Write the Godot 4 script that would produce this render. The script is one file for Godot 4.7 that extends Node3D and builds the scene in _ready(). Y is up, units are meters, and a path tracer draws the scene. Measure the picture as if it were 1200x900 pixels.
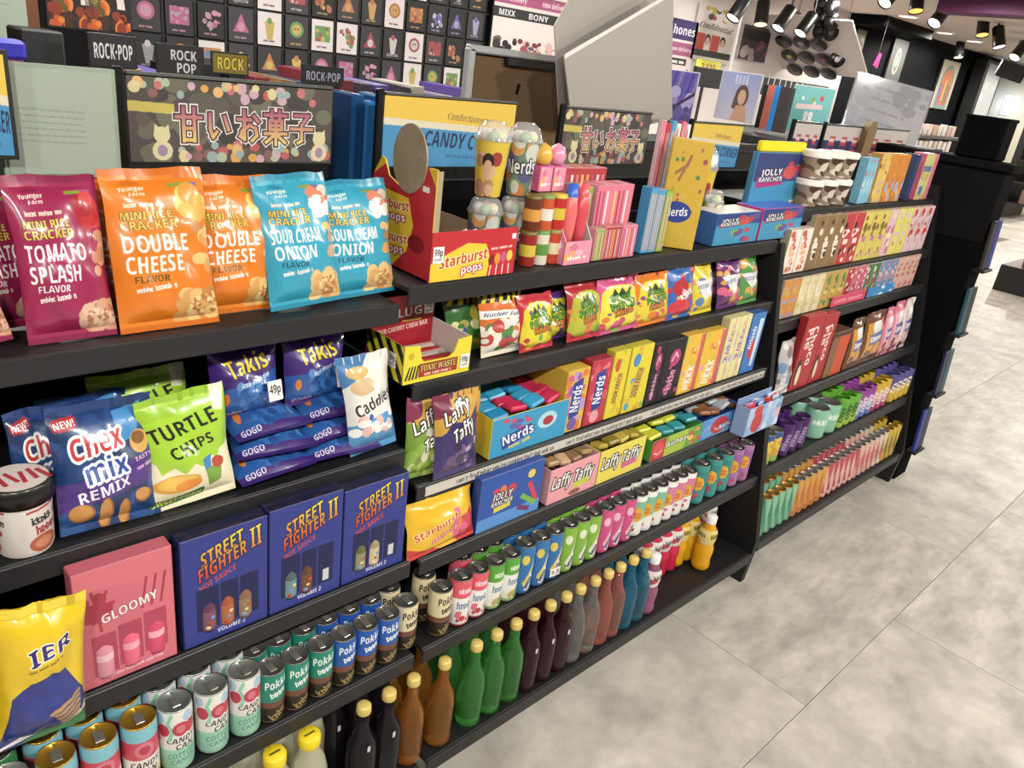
extends Node3D
# A sweets aisle in a record shop: three black shelving units run along +X at the camera's left hand, the shirt and record wall is far behind them (-Z), the aisle floor lies towards +Z.

# ---------------------------------------------------------------- names, tags
var used_names := {}
const NTH := ["first", "second", "third", "fourth", "fifth", "sixth", "seventh", "eighth", "ninth", "tenth", "eleventh", "twelfth", "thirteenth", "fourteenth", "fifteenth", "sixteenth", "seventeenth", "eighteenth", "nineteenth", "twentieth", "twenty-first", "twenty-second", "twenty-third", "twenty-fourth", "twenty-fifth", "twenty-sixth", "twenty-seventh", "twenty-eighth"]

func numbered(n: String) -> String:
	var k: int = used_names.get(n, 0)
	used_names[n] = k + 1
	return n if k == 0 else "%s_%03d" % [n, k]

func tag(o: Node3D, label: String, category := "", group := "", kind := "") -> Node3D:
	if label: o.set_meta("label", label)
	if category: o.set_meta("category", category)
	if group: o.set_meta("group", group)
	if kind: o.set_meta("kind", kind)
	return o

func thing(n: String, label: String, category: String, at: Vector3, group := "") -> Node3D:
	var o := Node3D.new()
	o.name = numbered(n)
	add_child(o)
	o.position = at
	tag(o, label, category, group)
	return o

func part(par: Node3D, n: String, m: Mesh, mat: Material, at := Vector3.ZERO, rot := Vector3.ZERO) -> MeshInstance3D:
	var o := MeshInstance3D.new()
	o.mesh = m
	o.material_override = mat
	if par == self: n = numbered(n)
	elif par.has_node(n):
		var k := 1
		while par.has_node("%s_%03d" % [n, k]): k += 1
		n = "%s_%03d" % [n, k]
	o.name = n
	par.add_child(o)
	o.position = at
	o.rotation_degrees = rot
	return o

func one(n: String, label: String, category: String, m: Mesh, mat: Material, at: Vector3, rot := Vector3.ZERO, group := "") -> MeshInstance3D:
	var o := part(self, n, m, mat, at, rot)
	tag(o, label, category, group)
	return o

func struct(n: String, m: Mesh, mat: Material, at: Vector3, label := "", rot := Vector3.ZERO) -> MeshInstance3D:
	var o := part(self, n, m, mat, at, rot)
	tag(o, label, "", "", "structure")
	return o

func copy(o: Node3D, label: String, at: Vector3, turn := 0.0) -> Node3D:
	var c: Node3D = o.duplicate()
	c.name = numbered(String(o.name).rstrip("0123456789").rstrip("_"))
	add_child(c)
	c.position = at
	c.rotation_degrees.y = turn
	c.set_meta("label", label)
	return c

# ---------------------------------------------------------------- print: an atlas that is drawn with spans, polygons and font outlines
const PAGE := 2048
const FLATS := ["121018", "171c50", "1a3f94", "1c2468", "2458a0", "2a3a68", "2c60a8", "2c60b8", "2f84b8", "3a70e0", "3a80b0", "3a90b8", "4a9a38", "6a4028", "6aa040", "6ab0cc", "88a8d8", "8a6a58", "8a9aa8", "8e7c66", "a01c24", "a82030", "a8222c", "a8937a", "a89878", "b0242c", "b0a8a8", "b83038", "b83850", "c05468", "c8202c", "c8307c", "c84a88", "c85a78", "c85c70", "c88a38", "c8b828", "c8b8b8", "c8bcb4", "c8c088", "d07a98", "d8889c", "d8a828", "d8a8b0", "d8b030", "d8c444", "d8ccc8", "d8d0d0", "dcc030", "dcd8d4", "e0a0ac", "e8d030"]
var pages: Array[Image] = []
var page_tex := []
var cells := {}
var solid := {}
var px := 0
var py := 0
var row_h := 0
var im: Image
var ox := 0
var oy := 0
var cw := 1
var ch := 1
var font_rid: RID
var serif_rid: RID
var ts: TextServer
var glyphs := {}
var grad := []
var rng := RandomNumberGenerator.new()

func C(s: String) -> Color: return Color.html(s)

func new_page() -> void:
	pages.append(Image.create(PAGE, PAGE, false, Image.FORMAT_RGB8))
	px = 0
	py = 10 * ((FLATS.size() + 199) / 200)
	row_h = 0
	for i in FLATS.size():   # flat colours, at the same place on every page
		pages[-1].fill_rect(Rect2i((i % 200) * 10, (i / 200) * 10, 10, 10), C(FLATS[i]))
		cells["flat " + FLATS[i]] = [0, Rect2(((i % 200) * 10 + 2.0) / PAGE, ((i / 200) * 10 + 2.0) / PAGE, 6.0 / PAGE, 6.0 / PAGE)]

func A(n: String, w: int, h: int, bg: String) -> void:
	if pages.is_empty(): new_page()
	if px + w + 4 > PAGE:
		px = 0
		py += row_h + 4
		row_h = 0
	if py + h + 4 > PAGE: new_page()
	im = pages[-1]
	ox = px + 2
	oy = py + 2
	cw = w
	ch = h
	im.fill_rect(Rect2i(px, py, w + 4, h + 4), C(bg))
	cells[n] = [pages.size() - 1, Rect2((ox + 0.5) / PAGE, (oy + 0.5) / PAGE, (w - 1.0) / PAGE, (h - 1.0) / PAGE)]
	px += w + 4
	row_h = maxi(row_h, h)

func span(x0: float, x1: float, y: int, c: Color) -> void:
	var a := clampi(roundi(x0), 0, cw)
	var b := clampi(roundi(x1), 0, cw)
	if b > a and y >= 0 and y < ch: im.fill_rect(Rect2i(ox + a, oy + y, b - a, 1), c)

func row_color(y: int, c: Color) -> Color:
	return c if grad.is_empty() else (grad[2] as Color).lerp(grad[3], clampf((y - grad[0]) / maxf(1.0, grad[1] - grad[0]), 0, 1))

func R(x: float, y: float, w: float, h: float, c: String) -> void:
	var r := Rect2i(ox + roundi(x * cw), oy + roundi(y * ch), maxi(1, roundi(w * cw)), maxi(1, roundi(h * ch))).intersection(Rect2i(ox, oy, cw, ch))
	if r.has_area(): im.fill_rect(r, C(c))

func E(cx: float, cy: float, rx: float, ry: float, c: String) -> void:
	var col := C(c)
	for y in range(floori((cy - ry) * ch), ceili((cy + ry) * ch) + 1):
		var t := (y + 0.5 - cy * ch) / (ry * ch)
		if absf(t) < 1.0:
			var s := sqrt(1 - t * t) * rx * cw
			span(cx * cw - s, cx * cw + s, y, col)

func fill_px(loops: Array, c: Color) -> void:
	var lo := 1e9
	var hi := -1e9
	for l in loops:
		for p in l:
			lo = minf(lo, p.y)
			hi = maxf(hi, p.y)
	for y in range(maxi(0, floori(lo)), mini(ch - 1, ceili(hi)) + 1):
		var yy := y + 0.5
		var xs := PackedFloat32Array()
		for l in loops:
			var n: int = l.size()
			var a: Vector2 = l[n - 1]
			for i in n:
				var b: Vector2 = l[i]
				if (a.y <= yy) != (b.y <= yy): xs.append(a.x + (yy - a.y) / (b.y - a.y) * (b.x - a.x))
				a = b
		xs.sort()
		var col := row_color(y, c)
		for k in range(0, xs.size() - 1, 2): span(xs[k], xs[k + 1], y, col)

func PG(pts: Array, c: String) -> void:
	var l := PackedVector2Array()
	for i in range(0, pts.size(), 2): l.append(Vector2(pts[i] * cw, pts[i + 1] * ch))
	fill_px([l], C(c))

func glyph(rid: RID, code: int) -> Array:
	var key := [rid, code]
	if not glyphs.has(key):
		var g := ts.font_get_glyph_index(rid, 64, code, 0)
		var d := ts.font_get_glyph_contours(rid, 64, g)
		var loops := []
		var start := 0
		for e in d.get("contours", []):
			var pts := []
			for i in range(start, e + 1): pts.append(d.points[i])
			start = e + 1
			var n := pts.size()
			var l := PackedVector2Array()
			for i in n:
				var p: Vector3 = pts[i]
				var q: Vector3 = pts[(i + 1) % n]
				var o: Vector3 = pts[(i + n - 1) % n]
				if p.z == 1.0: l.append(Vector2(p.x, p.y))
				else:
					var a := Vector2(o.x, o.y) if o.z == 1.0 else Vector2(o.x + p.x, o.y + p.y) / 2
					var b := Vector2(q.x, q.y) if q.z == 1.0 else Vector2(q.x + p.x, q.y + p.y) / 2
					var m := Vector2(p.x, p.y)
					for k in range(0 if o.z != 1.0 else 1, 4):
						var t := k / 4.0
						l.append(a * (1 - t) * (1 - t) + m * 2 * t * (1 - t) + b * t * t)
			loops.append(l)
		glyphs[key] = [loops, ts.font_get_glyph_advance(rid, 64, g).x]
	return glyphs[key]

# text: centre, cap height as a share of the cell's height, colour, width as a share of the cell's width (0: natural), turn in degrees, slant, outline colour and width in pixels
func T(s: String, cx: float, cy: float, h: float, c: String, fit := 0.0, turn := 0.0, slant := 0.0, oc := "", ow := 2.0, serif := false) -> void:
	var rid := serif_rid if serif else font_rid
	var w := 0.0
	for i in s.length(): w += glyph(rid, s.unicode_at(i))[1]
	var sy := h * ch / 46.0
	var sx := fit * cw / w if fit > 0 else sy
	var at := -w / 2
	var rot := Transform2D(deg_to_rad(turn), Vector2(cx * cw, cy * ch))
	var all := []
	for i in s.length():
		var g := glyph(rid, s.unicode_at(i))
		var loops := []
		for l in g[0]:
			var o := PackedVector2Array()
			for p in l: o.append(rot * Vector2((p.x + at) * sx - slant * (p.y + 23) * sy, (p.y + 23) * sy))
			loops.append(o)
		if loops.size(): all.append(loops)
		at += g[1]
	if oc:
		var keep := grad
		grad = []
		for loops in all:
			for k in 8:
				var d := Vector2.from_angle(k * PI / 4) * ow
				var moved := []
				for l in loops: moved.append(Transform2D(0, d) * (l as PackedVector2Array))
				fill_px(moved, C(oc))
		grad = keep
	for loops in all: fill_px(loops, C(c))

func stroke(pts: Array, wpx: float, c: String) -> void:
	for i in range(0, pts.size() - 2, 2):
		var a := Vector2(pts[i] * cw, pts[i + 1] * ch)
		var b := Vector2(pts[i + 2] * cw, pts[i + 3] * ch)
		var u := (b - a).normalized() * wpx / 2
		var v := u.orthogonal()
		fill_px([PackedVector2Array([a - u + v, b + u + v, b + u - v, a - u - v])], C(c))

func blobs(n: int, x0: float, y0: float, x1: float, y1: float, r0: float, r1: float, cols: Array) -> void:
	for i in n:
		var r := rng.randf_range(r0, r1)
		E(rng.randf_range(x0, x1), rng.randf_range(y0, y1), r, r * cw / ch * rng.randf_range(0.8, 1.2), cols[rng.randi() % cols.size()])

func Q(cx: float, cy: float, h: float, c: String, fit: float, turn := 0.0, wpx := 2.0) -> void:   # lettering too small to read: a line of short pen strokes
	var hh := h * ch
	var n := maxi(3, int(fit * cw / (hh * 0.5)))
	var rot := Transform2D(deg_to_rad(turn), Vector2(cx * cw, cy * ch))
	var r := RandomNumberGenerator.new()
	r.seed = int(cx * 1000 + cy * 777 + n)
	for i in n:
		if n > 6 and i % 7 == 5: continue
		var x := (float(i) / n - 0.5) * fit * cw
		var up := -0.5 if r.randf() < 0.4 else -0.2
		var w := hh * 0.3
		for l in [[0.0, up, 0.0, 0.5], [[0.0, -0.2, 1.0, -0.1, 1.0, 0.5], [0.0, -0.2, 1.0, 0.0, 1.0, 0.3, 0.0, 0.5], [0.0, 0.15, 1.0, -0.1, 0.6, 0.5], [1.0, -0.2, 0.0, 0.1, 1.0, 0.5]][r.randi() % 4]]:
			var o := []
			for k in range(0, l.size(), 2):
				var q: Vector2 = rot * Vector2(x + l[k] * w, l[k + 1] * hh)
				o.append(q.x / cw)
				o.append(q.y / ch)
			stroke(o, minf(wpx, hh * 0.2), c)

func S(c: String) -> String:   # a flat colour cell
	return "flat " + c

func uvr(n: String) -> Rect2: return cells[n][1]

var mats := {}
func pm(kind: String, n: String) -> Material:   # printed material on the page that holds cell n
	var p: int = cells[n][0]
	var key := "%s %d" % [kind, p]
	if not mats.has(key):
		var m := StandardMaterial3D.new()
		m.albedo_texture = page_tex[p]
		m.texture_repeat = false
		m.resource_name = key
		match kind:
			"bag":
				m.roughness = 0.3
				m.clearcoat_enabled = true
				m.clearcoat = 0.7
				m.clearcoat_roughness = 0.1
			"box": m.roughness = 0.42
			"can":
				m.roughness = 0.3
				m.metallic = 0.1
			"paper": m.roughness = 0.7
		mats[key] = m
	return mats[key]

func cm(c: String, rough := 0.5, metal := 0.0) -> StandardMaterial3D:
	var key := "%s %s %s" % [c, rough, metal]
	if not mats.has(key):
		var m := StandardMaterial3D.new()
		m.albedo_color = C(c)
		m.roughness = rough
		m.metallic = metal
		if rough >= 0.7: m.metallic_specular = 0.15
		m.resource_name = key
		mats[key] = m
	return mats[key]

func glass(c: String, alpha: float) -> StandardMaterial3D:
	var key := "glass %s %s" % [c, alpha]
	if not mats.has(key):
		var m := StandardMaterial3D.new()
		m.albedo_color = Color(C(c), alpha)
		m.roughness = 0.03
		m.transparency = BaseMaterial3D.TRANSPARENCY_ALPHA
		m.refraction_enabled = true
		m.refraction_scale = 0.034
		m.resource_name = key
		mats[key] = m
	return mats[key]

func clear(c := "f4f8ff", alpha := 0.14) -> StandardMaterial3D:
	var key := "clear %s %s" % [c, alpha]
	if not mats.has(key):
		var m := StandardMaterial3D.new()
		m.albedo_color = Color(C(c), alpha)
		m.roughness = 0.08
		m.transparency = BaseMaterial3D.TRANSPARENCY_ALPHA
		m.resource_name = key
		mats[key] = m
	return mats[key]

func lit(c: String, e: float) -> StandardMaterial3D:
	var m := StandardMaterial3D.new()
	m.albedo_color = C(c)
	m.emission_enabled = true
	m.emission = C(c)
	m.emission_energy_multiplier = e
	return m

# ---------------------------------------------------------------- shapes
var mesh_cache := {}
const ALL := Rect2(0, 0, 1, 1)

func quad(st: SurfaceTool, a: Vector3, b: Vector3, c: Vector3, d: Vector3, r := ALL) -> void:   # clockwise from the upper left
	var v := [a, b, c, a, c, d]
	var e := r.end
	var u := [r.position, Vector2(e.x, r.position.y), e, r.position, e, Vector2(r.position.x, e.y)]
	for i in 6:
		st.set_uv(u[i])
		st.add_vertex(v[i])

func tri(st: SurfaceTool, a: Vector3, b: Vector3, c: Vector3, uv := Vector2.ZERO) -> void:
	for p in [a, b, c]:
		st.set_uv(uv)
		st.add_vertex(p)

func begin() -> SurfaceTool:
	var st := SurfaceTool.new()
	st.begin(Mesh.PRIMITIVE_TRIANGLES)
	st.set_smooth_group(-1)
	return st

func done(st: SurfaceTool) -> ArrayMesh:
	st.generate_normals()
	return st.commit()

func add_box(st: SurfaceTool, at: Vector3, s: Vector3, b := 0.002, f := ALL, sd := ALL, tp := ALL) -> void:   # chamfered; at = centre
	var h := s / 2
	b = minf(b, minf(h.x, minf(h.y, h.z)) * 0.6)
	var g := h - Vector3(b, b, b)
	var fc := [Vector3(0, 0, 1), Vector3(0, 0, -1), Vector3(1, 0, 0), Vector3(-1, 0, 0), Vector3(0, 1, 0), Vector3(0, -1, 0)]
	var rt := [Vector3(1, 0, 0), Vector3(-1, 0, 0), Vector3(0, 0, -1), Vector3(0, 0, 1), Vector3(1, 0, 0), Vector3(1, 0, 0)]
	var ups := [Vector3(0, 1, 0), Vector3(0, 1, 0), Vector3(0, 1, 0), Vector3(0, 1, 0), Vector3(0, 0, -1), Vector3(0, 0, 1)]
	var rs := [f, sd, sd, sd, tp, tp]
	for i in 6:
		var n: Vector3 = fc[i] * h
		var r: Vector3 = rt[i] * g
		var u: Vector3 = ups[i] * g
		quad(st, at + n - r + u, at + n + r + u, at + n + r - u, at + n - r - u, rs[i])
	if b <= 0: return
	var e := Rect2(sd.position + sd.size * 0.03, Vector2(0.0001, 0.0001))
	for sx in [-1, 1]:
		for sy in [-1, 1]:
			var p := Vector3(sx * h.x, sy * g.y, 0)
			var q := Vector3(sx * g.x, sy * h.y, 0)
			strip(st, at, p, q, Vector3(0, 0, g.z), e)
			p = Vector3(0, sx * h.y, sy * g.z)
			q = Vector3(0, sx * g.y, sy * h.z)
			strip(st, at, p, q, Vector3(g.x, 0, 0), e)
			p = Vector3(sy * g.x, 0, sx * h.z)
			q = Vector3(sy * h.x, 0, sx * g.z)
			strip(st, at, p, q, Vector3(0, g.y, 0), e)
			for sz in [-1, 1]:
				var a := Vector3(sx * h.x, sy * g.y, sz * g.z)
				var bb := Vector3(sx * g.x, sy * h.y, sz * g.z)
				var c := Vector3(sx * g.x, sy * g.y, sz * h.z)
				if sx * sy * sz > 0: tri(st, at + a, at + c, at + bb, e.position)
				else: tri(st, at + a, at + bb, at + c, e.position)

func strip(st: SurfaceTool, at: Vector3, p: Vector3, q: Vector3, l: Vector3, e: Rect2) -> void:
	var a := p - l
	var b := p + l
	var c := q + l
	var d := q - l
	if (b - a).cross(c - a).dot((p + q) / 2) > 0: quad(st, at + d, at + c, at + b, at + a, e)
	else: quad(st, at + a, at + b, at + c, at + d, e)

func box(s: Vector3, b := 0.002, front := "", side := "", top := "") -> ArrayMesh:   # base at y = 0
	var key := "box %s %s %s %s %s" % [s, b, front, side, top]
	if not mesh_cache.has(key):
		var st := begin()
		var sr := uvr(side) if side else ALL
		add_box(st, Vector3(0, s.y / 2, 0), s, b, uvr(front) if front else sr, sr, uvr(top) if top else sr)
		mesh_cache[key] = done(st)
	return mesh_cache[key]

func panel(w: float, h: float, n: String) -> ArrayMesh:   # a thin printed sheet facing +Z, base at y = 0, 1 mm thick
	return box(Vector3(w, h, 0.0012), 0.0, n, n, n)

func lathe(prof: Array, sides: int, r: Rect2 = ALL, smooth := true) -> ArrayMesh:   # prof: radius, height, radius, height ... from the bottom up
	var key := "lathe %s %d %s" % [prof, sides, r]
	if mesh_cache.has(key): return mesh_cache[key]
	var st := SurfaceTool.new()
	st.begin(Mesh.PRIMITIVE_TRIANGLES)
	var n := prof.size() / 2
	var y0: float = prof[1]
	var y1: float = prof[prof.size() - 1]
	for k in n - 1:
		st.set_smooth_group(0 if smooth else -1)
		for i in sides:
			var a := TAU * i / sides - PI
			var b := TAU * (i + 1) / sides - PI
			var p := func(ang: float, j: int) -> Vector3: return Vector3(sin(ang) * prof[2 * j], prof[2 * j + 1], cos(ang) * prof[2 * j])
			var u := r.position.x + r.size.x * i / sides
			var u2 := r.position.x + r.size.x * (i + 1.0) / sides
			var va: float = r.position.y + r.size.y * (y1 - prof[2 * k + 1]) / maxf(1e-6, y1 - y0)
			var vb: float = r.position.y + r.size.y * (y1 - prof[2 * k + 3]) / maxf(1e-6, y1 - y0)
			quad(st, p.call(a, k + 1), p.call(b, k + 1), p.call(b, k), p.call(a, k), Rect2(u, vb, u2 - u, va - vb))
	st.generate_normals()
	mesh_cache[key] = st.commit()
	return mesh_cache[key]

func rod(a: Vector3, b: Vector3, r: float, sides := 8) -> ArrayMesh:
	var st := begin()
	add_rod(st, a, b, r, sides)
	return done(st)

func add_rod(st: SurfaceTool, a: Vector3, b: Vector3, r: float, sides := 8, r2 := -1.0) -> void:
	if r2 < 0: r2 = r
	var d := (b - a).normalized()
	var u := d.cross(Vector3.RIGHT if absf(d.x) < 0.9 else Vector3.UP).normalized()
	var v := d.cross(u)
	for i in sides:
		var p := u * cos(TAU * i / sides) + v * sin(TAU * i / sides)
		var q := u * cos(TAU * (i + 1) / sides) + v * sin(TAU * (i + 1) / sides)
		quad(st, b + p * r2, b + q * r2, a + q * r, a + p * r)
		tri(st, a, a + p * r, a + q * r)
		tri(st, b, b + q * r2, b + p * r2)

func prism(pts: Array, t: float, rect := ALL) -> ArrayMesh:   # outline in XY (clockwise from the front), thickness t along Z, front at z = 0
	var st := begin()
	var l := PackedVector2Array()
	for i in range(0, pts.size(), 2): l.append(Vector2(pts[i], pts[i + 1]))
	var lo := l[0]
	var hi := l[0]
	for p in l:
		lo = lo.min(p)
		hi = hi.max(p)
	var ids := Geometry2D.triangulate_polygon(l)
	for i in range(0, ids.size(), 3):
		var t3 := [l[ids[i]], l[ids[i + 1]], l[ids[i + 2]]]
		if (t3[1] - t3[0]).cross(t3[2] - t3[0]) > 0: t3.reverse()
		for z in [0.0, -t]:
			if z < 0: t3.reverse()
			for p in t3:
				st.set_uv(rect.position + rect.size * Vector2((p.x - lo.x) / (hi.x - lo.x), (hi.y - p.y) / (hi.y - lo.y)))
				st.add_vertex(Vector3(p.x, p.y, z))
	for i in l.size():
		var a := l[i]
		var b := l[(i + 1) % l.size()]
		quad(st, Vector3(a.x, a.y, -t), Vector3(b.x, b.y, -t), Vector3(b.x, b.y, 0), Vector3(a.x, a.y, 0), Rect2(rect.position + rect.size * 0.05, Vector2(0.0001, 0.0001)))
	return done(st)

# a pillow bag, base at y = 0, printed on the front: [pouch, top seal, bottom seal]
func bag_meshes(w: float, h: float, d: float, n: String, back: String, sd: int) -> Array:
	var key := "bag %.4f %.4f %.4f %s %d" % [w, h, d, n, sd]
	if mesh_cache.has(key): return mesh_cache[key]
	var fr := uvr(n)
	var br := uvr(back)
	var noise := FastNoiseLite.new()
	noise.seed = sd
	noise.frequency = 1.0
	noise.fractal_octaves = 2
	var s0 := 0.06
	var s1 := 0.93
	var wave := func(x: float, k: float) -> float: return noise.get_noise_2d(x * 2.0, k) * 0.02
	var pos := func(u: float, v: float, side: float) -> Vector3:
		var t := clampf((v - s0) / (s1 - s0), 0, 1)
		var b := pow(maxf(0.0, sin(PI * u)), 0.55) * pow(maxf(0.0, sin(PI * t)), 0.5) * (1.12 - 0.35 * t)
		var nar := 1.0 - 0.05 * sin(PI * t) + noise.get_noise_2d(v * 1.5, 7.0 + floorf(u * 1.99)) * 0.025
		var x := (u - 0.5) * w * nar
		var crease := (noise.get_noise_3d(u * 2.6, v * 3.2, side * 3.0) * 0.36 + noise.get_noise_3d(u * 7, v * 5, 5 + side) * 0.17) * b
		crease += 0.2 * sin(u * 40.0 + noise.get_noise_2d(u * 2, 3.0) * 6.0) * exp(-pow((1.0 - t) * 7.0, 2.0)) * sqrt(maxf(0.0, sin(PI * u)))
		return Vector3(x, v * h + wave.call(u, v * 1.2) * h * v, side * d / 2 * (b * (1 + crease) + crease * 0.25) + noise.get_noise_2d(u * 1.3, v * 1.3 + 20) * 0.012 * (v - 0.1))
	var out := []
	for band in [[s0, s1, 16], [s1, 1.0, 2], [0.0, s0, 2]]:
		var st := SurfaceTool.new()
		st.begin(Mesh.PRIMITIVE_TRIANGLES)
		var nv: int = band[2]
		var nu := 14
		for side in [1.0, -1.0]:
			st.set_smooth_group(0 if side > 0 else 1)
			var r: Rect2 = fr if side > 0 else br
			for j in nv:
				for i in nu:
					var v0: float = lerpf(band[0], band[1], float(j) / nv)
					var v1: float = lerpf(band[0], band[1], float(j + 1) / nv)
					var u0 := float(i) / nu
					var u1 := float(i + 1) / nu
					var q := Rect2(r.position + r.size * Vector2(u0, 1 - v1), r.size * Vector2(u1 - u0, v1 - v0))
					var o := Vector3(0, 0, 0.0006 * side)
					if side > 0: quad(st, pos.call(u0, v1, side) + o, pos.call(u1, v1, side) + o, pos.call(u1, v0, side) + o, pos.call(u0, v0, side) + o, q)
					else: quad(st, pos.call(u1, v1, side) + o, pos.call(u0, v1, side) + o, pos.call(u0, v0, side) + o, pos.call(u1, v0, side) + o, q)
		st.generate_normals()
		out.append(st.commit())
	mesh_cache[key] = out
	return out

func bag(n: String, label: String, group: String, x: float, w: float, h: float, y: float, z: float, d: float, art: String, back: String, lean := 10.0, roll := 0.0, turn := 0.0, sd := 1, cat := "snack bag") -> Node3D:
	var o := thing(n, label, cat, Vector3(x, y + absf(sin(deg_to_rad(roll))) * w * 0.5, z), group)
	o.rotation_degrees = Vector3(-lean, turn, roll)
	var m := bag_meshes(w, h, d, art, back, sd)
	part(o, "pouch", m[0], pm("bag", art))
	part(o, "top_seal", m[1], pm("bag", art))
	part(o, "bottom_seal", m[2], pm("bag", art))
	return o

func carton(n: String, label: String, group: String, x: float, w: float, h: float, y: float, zf: float, d: float, art: String, side: String, top := "", turn := 0.0, lean := 0.0, cat := "box") -> Node3D:   # zf: the front face
	var o := thing(n, label, cat, Vector3(x, y, zf - d / 2), group)
	o.rotation_degrees = Vector3(-lean, turn, 0)
	part(o, "carton", box(Vector3(w, h, d), 0.0015, art, side, top if top else side), pm("box", art))
	return o

func sticker(o: Node3D, art: String, w: float, h: float, at: Vector3, rot := Vector3.ZERO) -> void:
	tag(part(o, "price_sticker", panel(w, h, art), pm("paper", art), at, rot), "white price sticker")

# ---------------------------------------------------------------- the prints
func cracker_bag(n: String, bg: String, dark: String, l1: String, l2: String, small: String, pic: Array, blk := "ffffff") -> void:
	A(n, 256, 448, bg)
	R(0, 0.0, 1, 0.045, dark)
	T("Younger", 0.27, 0.125, 0.026, "f6ead8", 0.26, -3, 0.1)
	T("Farm", 0.31, 0.158, 0.022, "f6ead8", 0.16, -3, 0.1)
	E(0.27, 0.095, 0.1, 0.014, dark)
	R(0.62, 0.095, 0.16, 0.022, "8a9a30")
	R(0.78, 0.095, 0.12, 0.022, "7a5aa8")
	Q(0.36, 0.22, 0.026, "f2d8c0", 0.38, 0, 3)
	blobs(26, 0.72, 0.14, 0.95, 0.3, 0.05, 0.1, pic[0])
	blobs(10, 0.82, 0.36, 1.0, 0.62, 0.05, 0.08, pic[1])
	blobs(40, 0.6, 0.78, 0.98, 0.93, 0.05, 0.1, pic[1])
	blobs(30, 0.66, 0.8, 0.98, 0.92, 0.015, 0.03, pic[2])
	T("MINI RICE", 0.36, 0.285, 0.045, "e8c850", 0.5, 0, 0, "5a4a10", 1.5)
	T("CRACKER", 0.37, 0.345, 0.05, "e8c850", 0.54, 0, 0, "5a4a10", 1.5)
	T(l1, 0.41, 0.455, 0.1, "f4ecec", 0.66)
	T(l2, 0.37, 0.578, 0.1, "f4ecec", 0.56)
	T("FLAVOR", 0.32, 0.665, 0.042, small, 0.34)
	Q(0.36, 0.72, 0.03, "f0e8e8", 0.38, -5, 3)
	R(0, 0.965, 1, 0.035, dark)

func can_art(n: String, bands: Array, words: Array, w := 256, h := 192) -> void:   # bands: from, colour ...; words: [text, u, v, height, colour, fit, turn, outline]
	A(n, w, h, bands[1])
	for i in range(0, bands.size(), 2): R(0, bands[i], 1, 1, bands[i + 1])
	for q in words:
		if q[0] == "?": Q(q[1], q[2], q[3], q[4], q[5], q[6] if q.size() > 6 else 0.0, 4.0)
		else: T(q[0], q[1], q[2], q[3], q[4], q[5], q[6] if q.size() > 6 else 0.0, 0.15, q[7] if q.size() > 7 else "", 2.0)

func face_box(n: String, w: int, h: int, bg: String, words: Array, spots := [], pal := []) -> void:   # spots: [count, x0, y0, x1, y1, r0, r1]
	A(n, w, h, bg)
	for s in spots: blobs(s[0], s[1], s[2], s[3], s[4], s[5], s[6], s[7] if s.size() > 7 else pal)
	for q in words: T(q[0], q[1], q[2], q[3], q[4], q[5], q[6] if q.size() > 6 else 0.0, 0.12, q[7] if q.size() > 7 else "", q[8] if q.size() > 8 else 2.0)

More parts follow.
